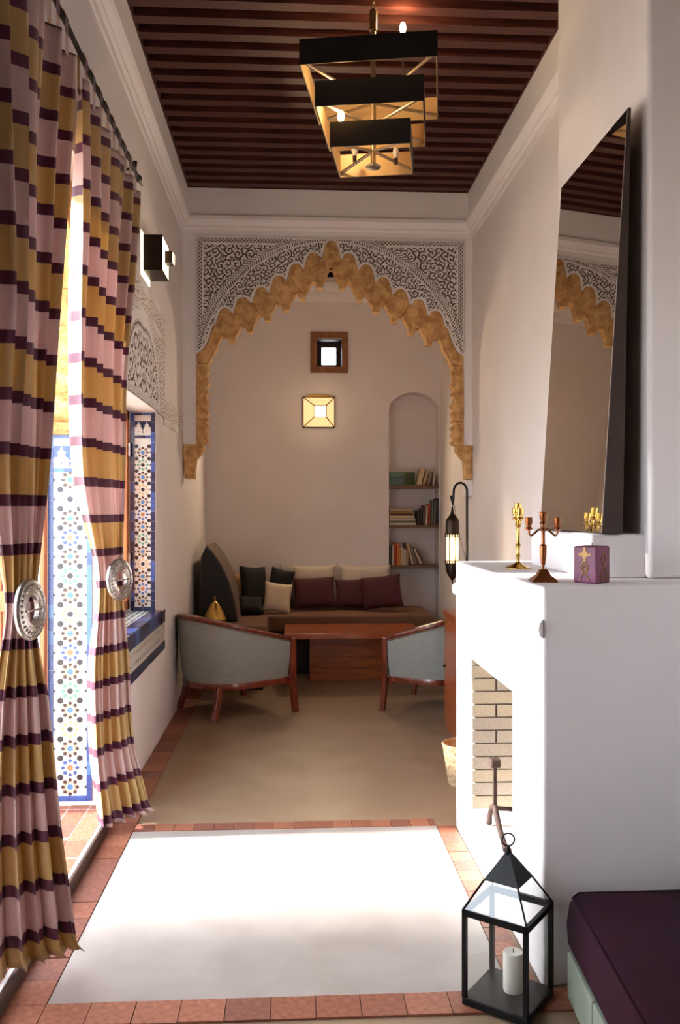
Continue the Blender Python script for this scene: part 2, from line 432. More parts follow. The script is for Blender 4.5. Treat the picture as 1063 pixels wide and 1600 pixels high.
def stone_block(pts, proud=0.):
    mb = MB(); mb.prism(pts, YS0-proud, YS1)
    o = mb.build('stone_block', 'stone', arch, bevel=.006)
    # carved inner face: a smaller raised copy of the outline, standing out a little
    cx = sum(p[0] for p in pts)/len(pts); cz = sum(p[1] for p in pts)/len(pts)
    ins = [(cx+(a-cx)*.62, cz+(b-cz)*.66) for a, b in pts]
    MB().prism(ins, YS0-proud-.014, YS0-proud+.01).build('carved_motif', 'stone', o, bevel=.008)
for i, b in enumerate(blocks):
    pts = [Z5(*q) for q in b]
    pr_ = .004*(i % 2)
    stone_block(pts, pr_); stone_block(mir(pts), pr_)
ap = [Z5(*p) for p in apex]; ai = [Z5(*p) for p in apexi]
stone_block(ap + mir(ap)[::-1][1:] + mir(ai)[:-1] + ai[::-1], .006)
# corbels
for sgn in (0, 1):
    pts = [Z5(22,1350), Z5(148,1350), Z5(150,1385), Z5(120,1420), Z5(102,1440), Z5(98,1470), Z5(93,1555), Z5(35,1555), Z5(30,1450), Z5(22,1430)]
    pts = [(max(p[0], XL+.004), p[1]) for p in pts]
    if sgn: pts = [(min(q[0], XR-.004), q[1]) for q in mir(pts)]
    o = MB().prism(pts, YA-.02, YS1).build('corbel', 'stone', arch, bevel=.008)
    zc_ = pts[4][1]; xs_ = sorted((pts[0][0], pts[1][0]))
    MB().box((xs_[0]+.006, YA-.034, pts[0][1]-.03), (xs_[1]-.004, YA, pts[0][1]-.008)).build('corbel_band', 'stone', o, bevel=.006)
# arch wall: plaster above the stone
ol = outer_line
sh = [(a + (.015 if False else 0), b) for a, b in ol]
poly = [(XL, ol[0][1]), (ol[0][0]+.004, ol[0][1])] + [(a+.004 if i < 3 else a, b-.004 if i >= 3 else b) for i, (a, b) in enumerate(ol[1:], 1)]
polyR = mir(poly[1:])[::-1]
full = poly + polyR[1:] + [(XR, ol[0][1]), (XR, 4.3), (XL, 4.3)]
wa = struct(MB().prism(full, YA, YA+.22).build('wall_arch', 'plaster_white'), 'white plaster wall above the arch')
MB().box((XR-.05, YA-.003, P(740, 775, YA).z), (XR, YA+.2, P(740, 750, YA).z)).build('plaster_stub', 'plaster_white', wa, bevel=.004)

# ------------------------------------------------------------------ carved stucco reliefs
def jitter_cells(X, Z, cell, seed):
    rs = np.random.RandomState(seed)
    gx, gz = np.floor(X/cell).astype(int), np.floor(Z/cell).astype(int)
    ox, oz = gx.min()-2, gz.min()-2
    J = rs.rand(gx.max()-ox+4, gz.max()-oz+4, 4)
    d1 = np.full(X.shape, 9.); d2 = np.full(X.shape, 9.); rx = np.zeros(X.shape); rz = np.zeros(X.shape); ph = np.zeros(X.shape); sg = np.zeros(X.shape)
    for i in (-1, 0, 1):
        for j in (-1, 0, 1):
            q = J[gx-ox+i, gz-oz+j]
            cx = (gx+i+.5+.55*(q[..., 0]-.5))*cell; cz = (gz+j+.5+.55*(q[..., 1]-.5))*cell
            dx, dz = X-cx, Z-cz; d = np.hypot(dx, dz)
            m1 = d < d1
            d2 = np.where(m1, d1, np.minimum(d2, d)); d1 = np.where(m1, d, d1)
            rx = np.where(m1, dx, rx); rz = np.where(m1, dz, rz); ph = np.where(m1, q[..., 2]*6.28, ph); sg = np.where(m1, np.where(q[..., 3] > .5, 1, -1), sg)
    return d1, d2, np.arctan2(rz, rx), ph, sg
def scroll(X, Z, cell, seed, pitch):
    d1, d2, th_, ph, sg = jitter_cells(X, Z, cell, seed)
    sp = np.sin(2*PI*d1/pitch + sg*th_*1 + ph)
    leaf = np.sin(th_*5+ph+d1*2*PI/pitch*.5)
    a = (sp > -.28) | ((d2-d1) < cell*.09) & (leaf > -.6)
    return (a & ~((leaf > .82) & (d1 > pitch*.8))).astype(float)
def chain(s, t, pitch):
    """t across 0..1"""
    a = np.abs(t-.5-.26*np.sin(2*PI*s/pitch)) < .10
    b = np.abs(t-.5+.26*np.sin(2*PI*s/pitch)) < .10
    return (a | b | (t < .08) | (t > .92)).astype(float)
def rope(s, t, pitch):
    return ((((s/pitch + t*.9) % 1) > .42) | (t < .1) | (t > .9)).astype(float)
def blur(A):
    p = np.pad(A, 1, mode='edge')
    return (p[:-2, 1:-1]+p[2:, 1:-1]+p[1:-1, :-2]+p[1:-1, 2:]+2*p[1:-1, 1:-1])/6
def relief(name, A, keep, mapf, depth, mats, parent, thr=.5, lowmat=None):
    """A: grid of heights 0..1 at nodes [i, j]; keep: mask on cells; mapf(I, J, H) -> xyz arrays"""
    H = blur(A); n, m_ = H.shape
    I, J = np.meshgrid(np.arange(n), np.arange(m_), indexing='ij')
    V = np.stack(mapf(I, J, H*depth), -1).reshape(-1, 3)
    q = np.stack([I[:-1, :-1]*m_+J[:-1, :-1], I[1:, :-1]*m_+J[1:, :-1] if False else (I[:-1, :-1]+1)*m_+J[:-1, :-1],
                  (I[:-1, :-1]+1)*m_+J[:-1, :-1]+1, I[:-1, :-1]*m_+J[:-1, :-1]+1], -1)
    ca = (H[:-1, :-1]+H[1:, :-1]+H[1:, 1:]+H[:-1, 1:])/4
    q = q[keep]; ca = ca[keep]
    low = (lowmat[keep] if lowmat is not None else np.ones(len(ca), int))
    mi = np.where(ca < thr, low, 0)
    used, inv = np.unique(q, return_inverse=True); V = V[used]; q = inv.reshape(-1, 4)
    me = bpy.data.meshes.new(name)
    me.vertices.add(len(V)); me.vertices.foreach_set('co', V.astype(np.float32).ravel())
    me.loops.add(q.size); me.loops.foreach_set('vertex_index', q.astype(np.int32).ravel())
    me.polygons.add(len(q)); me.polygons.foreach_set('loop_start', np.arange(0, q.size, 4, dtype=np.int32))
    me.polygons.foreach_set('material_index', mi.astype(np.int32))
    me.update(); me.validate()
    for mm in mats: me.materials.append(MATS[mm])
    o = bpy.data.objects.new(name, me); COL.objects.link(o); adopt(o, parent); o['kind'] = 'stuff'
    return o

# spandrels above the arch: x, z grid, computed on the half and mirrored
rx0, rz1 = P(308, 371, YA).x, P(308, 371, YA).z
step = .0026
rz0 = Z5(105, 800)[1]
xs = np.arange(rx0, 2*AXC-rx0+step, step); zs = np.arange(rz0, rz1+step, step)
Xg, Zg = np.meshgrid(xs, zs, indexing='ij')
Xh = np.where(Xg > AXC, 2*AXC-Xg, Xg)           # left-half coordinates
pxm = 1330/YA                                    # pixels per metre on this plane
def c3(p1, p2, p3):
    ax, ay = p1; bx, by = p2; cx, cy = p3
    d = 2*(ax*(by-cy)+bx*(cy-ay)+cx*(ay-by))
    ux = ((ax*ax+ay*ay)*(by-cy)+(bx*bx+by*by)*(cy-ay)+(cx*cx+cy*cy)*(ay-by))/d
    uy = ((ax*ax+ay*ay)*(cx-bx)+(bx*bx+by*by)*(ax-cx)+(cx*cx+cy*cy)*(bx-ax))/d
    return (ux, uy), math.hypot(ax-ux, ay-uy)
(ccx, ccz), cr_ = c3(Z5(112, 740), Z5(345, 345), Z5(830, 122))
dd = np.hypot(Xh-ccx, Zg-ccz)-cr_; ss = np.arctan2(Zg-ccz, Xh-ccx)*cr_
u_ = .0069                                       # one tracing unit at 3.808 px is 1.38 mm; bands below in metres
bw = .036
A = scroll(Xh, Zg, .082, 3, .027)
A2 = scroll(Xh, Zg, .066, 11, .0235)
A = np.where(dd < 0, A2, A)
t1 = (dd+bw)/bw
A = np.where((dd > -bw) & (dd < 0), rope(ss, t1, .022), A)
A = np.where((dd > 0) & (dd < bw), chain(ss, dd/bw, .06), A)
A = np.where((dd > -bw-.006) & (dd < -bw), 1, A)
fx = Xh-rx0; fz = rz1-Zg; fb = .044
mfr = (np.minimum(fx, fz) < fb) & (dd > bw)
A = np.where(mfr & (fx < fz), chain(Zg, fx/fb, .06), A)
A = np.where(mfr & (fx >= fz), chain(Xh, fz/fb, .06), A)
A = np.where((dd > bw) & (np.minimum(fx, fz) > fb) & (np.minimum(fx, fz) < fb+.010), 1, A)
# boundary towards the stone
olx = np.array([p[0] for p in outer_line]); olz = np.array([p[1] for p in outer_line])
zb = np.full(xs.shape, -9.)
xh1 = np.where(xs > AXC, 2*AXC-xs, xs)
for i in range(len(olx)-1):
    a, b = olx[i], olx[i+1]
    if abs(b-a) < 1e-6: continue
    mk = (xh1 >= min(a, b)) & (xh1 <= max(a, b))
    zz = olz[i]+(xh1-a)/(b-a)*(olz[i+1]-olz[i])
    zb = np.where(mk, np.maximum(zb, zz), zb)
near = np.full(Xg.shape, 9.)
for i in range(len(olx)-1):
    a = np.array([olx[i], olz[i]]); b = np.array([olx[i+1], olz[i+1]]); ab = b-a; L2 = ab@ab+1e-12
    t = np.clip(((Xh-a[0])*ab[0]+(Zg-a[1])*ab[1])/L2, 0, 1)
    near = np.minimum(near, np.hypot(Xh-a[0]-t*ab[0], Zg-a[1]-t*ab[1]))
A = np.where(near < .020, 1, A)
A[:2, :] = 1; A[-2:, :] = 1; A[:, -2:] = 1; A[:, :2] = 1
kc = (Zg > zb[:, None])
keep = kc[:-1, :-1] & kc[1:, :-1] & kc[1:, 1:] & kc[:-1, 1:]
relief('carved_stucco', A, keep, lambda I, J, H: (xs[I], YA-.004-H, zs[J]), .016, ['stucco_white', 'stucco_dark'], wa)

# stucco around the tiled window on the left wall: y, z grid on plane x = XL
ys = np.arange(4.37, 5.955, .0032); zs2 = np.arange(2.19, 2.905, .0032)
Yg, Zq = np.meshgrid(ys, zs2, indexing='ij')
wc = (WY0+WY1)/2; hw = .575
ya_ = np.abs(Yg-wc)
# pointed arch: two circles
az0, ah = 2.20, .46
ar = (hw*hw+ah*ah)/(2*hw)
da = np.hypot(ya_+(ar-hw), Zq-az0)-ar            # <0 inside
inside = (da < 0)
G = scroll(ya_+9, Zq, .15, 5, .055)
G = np.where((da > -.075) & (da < -.012), rope(np.arctan2(Zq-az0, ya_+(ar-hw))*ar, (da+.075)/.063, .03)*rope(-np.arctan2(Zq-az0, ya_+(ar-hw))*ar, (da+.075)/.063, .03), G)
G = np.where((Zq < 2.245), chain(Yg, (Zq-2.19)/.055, .05), G)
G = np.where((da > -.012) | ((da > -.083) & (da < -.075)), 1, G)
B_ = scroll(Yg, Zq, .08, 9, .026)
B_ = np.where((Zq > 2.70) & (Zq < 2.745), rope(Yg, ((Zq-2.70) % .0151)/.015, .5), B_)
B_ = np.where((Zq > 2.865), rope(Yg, ((Zq-2.865) % .0141)/.014, .5), B_)
B_ = np.where((da >= 0) & (da < .035), 1, B_)
GG = np.where(inside, G, B_)
lowm = np.where(inside, 1, 2)[:-1, :-1]
keep2 = np.ones(lowm.shape, bool)
off = np.where(inside, -.03, 0.)
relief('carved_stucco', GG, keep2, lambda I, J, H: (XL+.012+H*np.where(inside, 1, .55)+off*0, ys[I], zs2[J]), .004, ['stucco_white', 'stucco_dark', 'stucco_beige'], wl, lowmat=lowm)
ys3 = np.arange(5.957, 6.985, .0034); zs3 = np.arange(2.145, 2.335, .0034)
Y3, Z3 = np.meshgrid(ys3, zs3, indexing='ij')
B3 = scroll(Y3, Z3, .06, 21, .020)
B3 = np.where((Z3 < 2.19), rope(Y3, ((Z3-2.145) % .0151)/.015, .5), B3); B3 = np.where(Z3 > 2.315, rope(Y3, (Z3-2.315)/.02, .5), B3)
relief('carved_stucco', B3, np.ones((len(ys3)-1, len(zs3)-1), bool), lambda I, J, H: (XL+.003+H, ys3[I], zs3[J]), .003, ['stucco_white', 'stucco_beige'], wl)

# ------------------------------------------------------------------ zellige mosaics
ZM = ['z_white', 'z_blue', 'z_light_blue', 'z_navy', 'z_black', 'z_brown', 'z_orange', 'z_tan', 'z_yellow', 'z_green', 'z_grout']
ZI = {n: i for i, n in enumerate(ZM)}
SCH = [('z_light_blue', 'z_brown', 'z_yellow'), ('z_orange', 'z_blue', None), ('z_light_blue', 'z_brown', 'z_yellow'),
       ('z_black', 'z_tan', None), ('z_light_blue', 'z_brown', 'z_yellow'), ('z_black', 'z_green', None)]
def star(n, r0, r1, ph=0.):
    return [((r1 if i % 2 else r0)*math.cos(ph+PI*i/n), (r1 if i % 2 else r0)*math.sin(ph+PI*i/n)) for i in range(2*n)]
class Mosaic:
    """flat mosaic drawn in a, b coordinates and laid on a wall by a frame (origin, a-axis, b-axis, normal)"""
    def __init__(s, o, ea, eb, nn): s.o, s.ea, s.eb, s.n = Vector(o), Vector(ea), Vector(eb), Vector(nn); s.mb = MB()
    def pt(s, a, b, h): return s.o+s.ea*a+s.eb*b+s.n*h
    def piece(s, pts, c, h0=0., h1=.0022, mb=None):
        n = len(pts); (mb or s.mb).add([s.pt(a, b, h1) for a, b in pts]+[s.pt(a, b, h0) for a, b in pts],
            [tuple(range(n))]+[(i, (i+1) % n, (i+1) % n+n, i+n) for i in range(n)], ZI[c])
    def rosette(s, ca, cb, k, sch):
        cen, ring, yel = sch
        s.piece([(ca+a, cb+b) for a, b in star(8, .0155*k, .0135*k)], cen)
        for i in range(8):
            t = i*PI/4; x, y_ = ca+.0355*k*math.cos(t), cb+.0355*k*math.sin(t)
            s.piece([(x+.0112*k*math.cos(t+q*PI/2), y_+.0112*k*math.sin(t+q*PI/2)) for q in range(4)], ring)
            if yel:
                t2 = t+PI/8
                pts = [(.021, -.10), (.021, .10), (.030, .17), (.0265, 0), (.030, -.17)]
                s.piece([(ca+r*k*math.cos(t2+q), cb+r*k*math.sin(t2+q)) for r, q in pts], yel)
    def corner(s, ca, cb, k, c='z_black'):
        s.piece([(ca+a, cb+b) for a, b in star(8, .0165*k, .0135*k)], c)
    def tri(s, ca, cb, k, d):
        s.piece([(ca+d*.010*k, cb), (ca, cb-.009*k), (ca, cb+.009*k)], 'z_black')
def border_tile_run(ms, a0, a1, b0, b1, parent, n, vertical, cols):
    for i in range(n):
        if vertical: q = [(a0, b0+(b1-b0)*i/n+.001), (a1, b0+(b1-b0)*i/n+.001), (a1, b0+(b1-b0)*(i+1)/n-.001), (a0, b0+(b1-b0)*(i+1)/n-.001)]
        else: q = [(a0+(a1-a0)*i/n+.001, b0), (a0+(a1-a0)*(i+1)/n-.001, b0), (a0+(a1-a0)*(i+1)/n-.001, b1), (a0+(a1-a0)*i/n+.001, b1)]
        mb = MB(); ms.piece(q, random.choice(cols), 0, .004+random.uniform(-.001, .001), mb)
        mb.build('border_tile', ZM, parent)
def panel(ms, W, H, bw, k, parent, blues, merlon=.17):
    """vertical zellige strip with blue border tiles"""
    ms.piece([(0, 0), (W, 0), (W, H), (0, H)], 'z_white', -.004, 0.)
    n = max(8, int(H/.065))
    border_tile_run(ms, 0, bw, 0, H, parent, n, True, blues)
    border_tile_run(ms, W-bw, W, 0, H, parent, n, True, blues)
    border_tile_run(ms, bw, W-bw, 0, bw, parent, 2, False, blues)
    border_tile_run(ms, bw, W-bw, H-bw*.7, H-bw*.1, parent, 2, False, blues)
    mz = H-merlon
    border_tile_run(ms, bw, W-bw, mz-.018, mz, parent, 3, False, blues)
    # merlon frieze: blue ground with white stepped merlons
    w = W-2*bw
    ms.piece([(bw, mz+.055), (W-bw, mz+.055), (W-bw, H-bw*2.2), (bw, H-bw*2.2)], blues[0], 0, .0015)
    for c in (.25, .75):
        ca = bw+w*c; hh = H-bw*2.2-mz
        m_ = [(-.25, .3), (-.2, .45), (-.12, .5), (-.1, .62), (-.14, .7), (-.05, .8), (0, .99), (.05, .8), (.14, .7), (.1, .62), (.12, .5), (.2, .45), (.25, .3)]
        ms.piece([(ca+a*w, mz+hh*b) for a, b in m_], 'z_white', 0, .003)
        ms.piece([(ca-.02*w, mz+hh*.22), (ca+.02*w, mz+hh*.22), (ca+.02*w, mz+hh*.3), (ca-.02*w, mz+hh*.3)], blues[0])
    ca = W/2
    ms.piece([(ca-.12*w, mz+.062), (ca+.12*w, mz+.062), (ca+.05*w, mz+.045), (ca+.04*w, mz+.02), (ca, mz+.012), (ca-.04*w, mz+.02), (ca-.05*w, mz+.045)], blues[0], 0, .0018)
    pitch = .0966*k; b = bw+.045*k; i = 0
    top = mz-.02
    while b < top-.03*k:
        ms.rosette(W/2, b, k, SCH[i % 6])
        for sg in (-1, 1):
            ms.corner(W/2+sg*.048*k, b+pitch/2, k) if b+pitch/2 < top-.012 else None
            ms.tri(W/2+sg*(W/2-bw-.002), b, k, -sg)
        b += pitch; i += 1
    o = ms.mb.build('mosaic_pieces', ZM, parent); o['kind'] = 'stuff'
ztile = thing('door_zellige', 'tall strip of blue-bordered star mosaic in the door reveal', 'mosaic', (-1.12, DY1, .08))
panel(Mosaic((-1.232, DY1-.006, .085), (1, 0, 0), (0, 0, 1), (0, -1, 0)), .218, 1.845, .026, 1., ztile, ['z_blue', 'z_blue', 'z_light_blue'])
ztile2 = thing('window_zellige', 'narrow strip of navy-bordered star mosaic in the window reveal', 'mosaic', (-.98, WY1, WZ0))
panel(Mosaic((-1.065, WY1-.006, WZ0-.01), (1, 0, 0), (0, 0, 1), (0, -1, 0)), .158, 1.30, .026, .84, ztile2, ['z_navy', 'z_navy', 'z_blue'], .15)
def starfield(ms, W, H, k, parent, rows, pitch):
    ms.piece([(0, 0), (W, 0), (W, H), (0, H)], 'z_white', -.004, .0015)
    na = int(W/pitch)
    for r in range(rows):
        for i in range(na):
            ca, cb = pitch*(i+.5)+(W-na*pitch)/2, H*(r+.5)/rows
            s_ = SCH[(i*2+r*3) % 6]
            ms.piece([(ca+a, cb+b) for a, b in star(8, pitch*.15, pitch*.12)], s_[0] if s_[0] != 'z_light_blue' else 'z_brown', .001, .0018)
            for q in range(8):
                t = q*PI/4; x_, y_ = ca+pitch*.34*math.cos(t), cb+min(pitch*.34, H/rows*.36)*math.sin(t)
                ms.piece([(x_+pitch*.062*math.cos(t+j*PI/2), y_+pitch*.062*math.sin(t+j*PI/2)) for j in range(4)], ['z_orange', 'z_black', 'z_green', 'z_tan'][(q+i) % 4], .001, .0018)
    o = ms.mb.build('mosaic_pieces', ZM, parent); o['kind'] = 'stuff'
zp = thing('pier_zellige', 'slim star mosaic strip on the pier beside the striped curtain', 'mosaic', (XL, 4.45, .62))
starfield(Mosaic((XL+.006, 4.372, .62), (0, 0, 1), (0, 1, 0), (1, 0, 0)), 1.57, .165, .8, zp, 2, .082)
sill = thing('window_sill', 'blue tiled window sill with a star mosaic apron', 'sill', (-.98, 5.1, .62))
SX = -.862
MB().box((XL-.02, 4.37, .625), (SX, 5.76, .885)).build('sill_body', 'z_grout', sill)
MB().box((XO+.06, WY0+.0, .80), (XL, WY1, .885)).build('sill_bed', 'z_grout', sill)
sm = Mosaic((SX, 4.37, .625), (0, 1, 0), (0, 0, 1), (1, 0, 0))
border_tile_run(sm, 0, 1.39, 0, .058, sill, 10, False, ['z_navy'])
border_tile_run(sm, 0, 1.39, .18, .262, sill, 9, False, ['z_navy', 'z_navy', 'z_blue'])
s2 = Mosaic((SX, 4.37, .69), (0, 1, 0), (0, 0, 1), (1, 0, 0)); starfield(s2, 1.39, .11, .6, sill, 2, .062)
st_ = Mosaic((XO+.08, WY0+.004, .888), (0, 1, 0), (1, 0, 0), (0, 0, 1))
W_, D_ = WY1-WY0-.008, SX-XO-.08
st_.piece([(0, 0), (W_, 0), (W_, D_), (0, D_)], 'z_white', -.003, 0)
for i in range(20):
    for j in range(5):
        st_.piece([(W_*(i+.5+.36*math.cos(q*PI/2))/20, .05+(D_-.13)*(j+.5+.36*math.sin(q*PI/2))/5) for q in range(4)], ['z_blue', 'z_green', 'z_black'][(i+j) % 3], 0, .0005)
o = st_.mb.build('mosaic_pieces', ZM, sill); o['kind'] = 'stuff'
border_tile_run(st_, 0, W_, D_-.075, D_, sill, 8, False, ['z_blue', 'z_navy'])

# ------------------------------------------------------------------ window in the left wall, small window in the alcove
w1 = thing('window_1', 'orange wooden casement in the tiled window reveal', 'window', (-1.15, 5.1, WZ0)); w1['kind'] = 'structure'; del w1['category']
fx0, fx1 = -1.15, -1.075
for a, b in (((WY0, WZ0), (WY0+.07, WZ1)), ((WY1-.07, WZ0), (WY1, WZ1)), ((WY0, WZ0), (WY1, WZ0+.07)), ((WY0, WZ1-.07), (WY1, WZ1)), ((wc-.03, WZ0), (wc+.03, WZ1))):
    MB().box((fx0, a[0], a[1]), (fx1, b[0], b[1])).build('window_frame', 'orange_wood', w1, bevel=.006)
for a, b in ((WY0+.07, wc-.03), (wc+.03, WY1-.07)):
    MB().box((-1.115, a, WZ0+.07), (-1.111, b, WZ1-.07)).build('pane', 'glass', w1)
MB().box((fx1-.01, WY1-.05, 1.18), (fx1+.016, WY1-.02, 1.27)).build('hinge', 'silver', w1, bevel=.003)
MB().box((fx1-.01, WY1-.05, 1.90), (fx1+.016, WY1-.02, 1.99)).build('hinge', 'silver', w1, bevel=.003)
w2 = thing('window_2', 'tiny wood-framed window glowing with daylight high in the alcove', 'window', (P(514, 550, YB).x, YB, hb.z)); w2['kind'] = 'structure'; del w2['category']
fa, fb_ = P(485.5, 519, YB), P(543.5, 583, YB)
def ring_frame(mb, x0, z0, x1, z1, t, d0, d1):
    """four mitred members of a rectangular frame in the x-z plane"""
    for q in ([(x0, z0), (x1, z0), (x1-t, z0+t), (x0+t, z0+t)], [(x1, z0), (x1, z1), (x1-t, z1-t), (x1-t, z0+t)],
              [(x1, z1), (x0, z1), (x0+t, z1-t), (x1-t, z1-t)], [(x0, z1), (x0, z0), (x0+t, z0+t), (x0+t, z1-t)]):
        mb.prism(q, d0, d1)
mb = MB(); ring_frame(mb, fa.x, fb_.z, fb_.x, fa.z, .062, YB-.03, YB+.02); mb.build('window_frame', 'frame_wood', w2, bevel=.004)
oa, ob = P(504, 540, YB+.2), P(525.5, 566, YB+.2)
mb = MB(); ring_frame(mb, ha.x-.002, hb.z-.002, hb.x+.002, ha.z+.002, .056, YB+.17, YB+.20); mb.build('inner_frame', 'dark_wood', w2)
mb = MB(); ring_frame(mb, ha.x-.002, hb.z-.002, hb.x+.002, ha.z+.002, .006, YB, YB+.34); mb.build('reveal_lining', 'dark_wood', w2)  # shade of the deep reveal put into the dark lining and inner frame
MB().box((ha.x, YB+.183, hb.z), (hb.x, YB+.187, ha.z)).build('pane', 'glass', w2)

# ------------------------------------------------------------------ door: stone arch in the opening, leaf, rod, curtains
da_ = thing('door_arch', 'scalloped carved stone arch over the curtained doorway', 'arch', (-1.1, 3.43, 1.93))
dc, dh = 3.43, .885
def door_curve(n=60):
    out = []
    for i in range(n+1):
        q = i/n
        z = 1.98+q*.92
        w = dh*(1-((z-1.98)/.97)**2.2)**.6
        w -= .045*abs(math.sin(PI*7*q)) if q < .98 else 0
        out.append((w, z))
    return out
dcv = door_curve()
for sg in (-1, 1):
    for k in range(6):
        seg = dcv[k*10:k*10+11]
        pts = [(dc+sg*w, z) for w, z in seg]+[(dc+sg*.925, seg[-1][1]), (dc+sg*.925, seg[0][1])]
        MB().prism(pts, -1.22, -1.0+.012*(k % 2), 'x').build('stone_block', 'stone', da_, bevel=.006)
    MB().prism([(dc+sg*.93, 1.93), (dc+sg*.93, 1.985), (dc+sg*.845, 1.985), (dc+sg*.86, 1.95), (dc+sg*.89, 1.93)], -1.24, -.98, 'x').build('corbel', 'stone', da_, bevel=.005)
    MB().prism([(dc+sg*.0, 2.905), (dc+sg*.925, 2.905), (dc+sg*.925, 3.02), (dc+sg*.0, 3.02)], -1.22, -.99, 'x').build('lintel_stone', 'stone', da_)
dl = thing('door_1', 'open orange wooden door leaf of upright boards behind the near curtain', 'door', (-1.7, 4.31, .05)); dl['kind'] = 'structure'; del dl['category']
for i in range(6):
    MB().box((-1.30-.135*(i+1)+.003, 4.285, .06), (-1.30-.135*i-.003, 4.32, 1.95)).build('board', 'orange_wood', dl, bevel=.004)
for z in (.25, 1.05, 1.75):
    MB().box((-2.1, 4.262, z), (-1.305, 4.288, z+.1)).build('cross_rail', 'orange_wood', dl, bevel=.004)
MB().box((-1.26, 4.30, .06), (-1.235, 4.355, 1.95)).build('door_post', 'orange_wood', dl, bevel=.004)

rod = thing('curtain_rod', 'dark iron curtain rod with pointed finial over the doorway', 'curtain rod', (-.80, 3.3, 3.27))
RX, RZ = -.80, 3.265
MB().tube([(RX, 2.0, RZ), (RX, 4.40, RZ)], .010, 8).build('pole', 'black_metal', rod, smooth=40)
MB().tube([(RX, 4.40, RZ), (RX, 4.43, RZ), (RX, 4.45, RZ), (RX, 4.47, RZ), (RX, 4.56, RZ)], [.010, .014, .02, .012, .003], 10).build('finial', 'black_metal', rod, smooth=40)
for y in (2.2, 4.36):
    MB().tube([(XL-.005, y, RZ+.01), (RX-.01, y, RZ+.01), (RX, y, RZ+.018)], .008, 6).tube([(RX, y, RZ+.02), (RX, y, RZ+.05)], [.008, .012], 6).build('bracket', 'black_metal', rod, smooth=40)

def curtain(name, label, rows, folds, amp, seed, uoff, tabs):
    """rows: (z, (x0, y0), (x1, y1), pleat amplitude factor, droop)"""
    rs = random.Random(seed)
    ph = rs.random()*6; NS, NT = folds*16, 150
    zt, zb_ = rows[0][0], rows[-1][0]
    fw = [rs.uniform(.8, 1.25) for _ in range(folds*2)]
    mb = MB(); uv = []
    Zr = [r_[0] for r_ in rows]
    def interp(z, idx):
        # smooth (cubic) interpolation over the rows
        z = min(max(z, Zr[-1]), Zr[0])
        for i in range(len(rows)-1):
            if rows[i][0] >= z >= rows[i+1][0]:
                t = (rows[i][0]-z)/(rows[i][0]-rows[i+1][0])
                p0 = np.array(rows[max(i-1, 0)][idx], float); p1 = np.array(rows[i][idx], float); p2 = np.array(rows[i+1][idx], float); p3 = np.array(rows[min(i+2, len(rows)-1)][idx], float)
                m1 = (p2-p0)/2; m2 = (p3-p1)/2
                return (2*t**3-3*t*t+1)*p1+(t**3-2*t*t+t)*m1+(-2*t**3+3*t*t)*p2+(t**3-t*t)*m2
    for j in range(NT+1):
        z = zt+(zb_-zt)*j/NT
        a = interp(z, 1); b = interp(z, 2); am = float(interp(z, 3)); dr = float(interp(z, 4))
        ch = b-a; L_ = np.hypot(*ch); d = ch/L_; nrm = np.array([-d[1], d[0]])
        if nrm[0] < 0: nrm = -nrm
        for i in range(NS+1):
            s = i/NS
            w = math.sin(2*PI*folds*s+ph+.5*math.sin(z*1.3+s*9))
            w = math.copysign(abs(w)**.8, w)
            w2 = .35*math.sin(2*PI*folds*2.3*s+ph*2+z*.8)
            f_ = fw[int(s*(folds*2-1))]
            p = a+ch*s+nrm*amp*am*(w*f_+w2) + d*(.25*amp*am*math.cos(2*PI*folds*s*2+ph))*(1 if .02 < s < .98 else 0)
            mb.v.append((p[0], p[1], z+dr*(s-.5)))
            uv.append((s*2.0, (zt-z)+uoff+dr*.2*math.sin(s*7)))
    n = NS+1
    for j in range(NT):
        for i in range(NS):
            mb.f.append((j*n+i, j*n+i+1, (j+1)*n+i+1, (j+1)*n+i)); mb.m.append(0)
    mb.uv = uv
    root = thing(name, label, 'curtain', ((rows[-1][1][0]+rows[-1][2][0])/2, (rows[-1][1][1]+rows[-1][2][1])/2, zb_))
    o = mb.build('cloth', 'striped_silk', root, smooth=80)
    md = o.modifiers.new('solid', 'SOLIDIFY'); md.thickness = .002
    # tab loops up to the rod
    a, b = np.array(rows[0][1]), np.array(rows[0][2])
    for t in range(tabs):
        s = (t+.5)/tabs; p = a+(b-a)*s
        tb = MB(); vs = []; w = .022; uvs = []
        prof_ = [(.014, zt-.03), (.015, RZ), (.008, RZ+.013), (0, RZ+.016), (-.008, RZ+.013), (-.015, RZ), (-.014, zt-.03)]
        for q, (dx, z) in enumerate(prof_):
            for e in (-1, 1): vs.append((RX+dx, p[1]+e*w, z)); uvs.append((s, .45*.318+uoff*0+q*.03))
        tb.add(vs, [(2*q, 2*q+1, 2*q+3, 2*q+2) for q in range(len(prof_)-1)]); tb.uv = uvs
        tb.build('tab', 'striped_silk', root, smooth=60)
    return root
c1 = curtain('curtain', 'near curtain of purple, pink and gold striped silk at the frame edge',
    [(3.16, (-.805, 2.16), (-.805, 3.06), .7, 0), (2.7, (-.825, 2.24), (-.83, 3.00), 1.0, 0), (2.2, (-.845, 2.38), (-.845, 2.95), .95, 0), (1.7, (-.92, 2.60), (-.855, 2.93), .75, 0),
     (1.22, (-.945, 2.85), (-.87, 2.91), .42, 0), (.9, (-.99, 2.82), (-.84, 2.94), .7, 0), (.5, (-1.0, 2.78), (-.80, 2.93), .85, 0), (.1, (-.99, 2.74), (-.745, 2.92), .85, 0), (.075, (-.98, 2.72), (-.72, 2.92), .9, 0)],
    5, .036, 3, .03, 8)
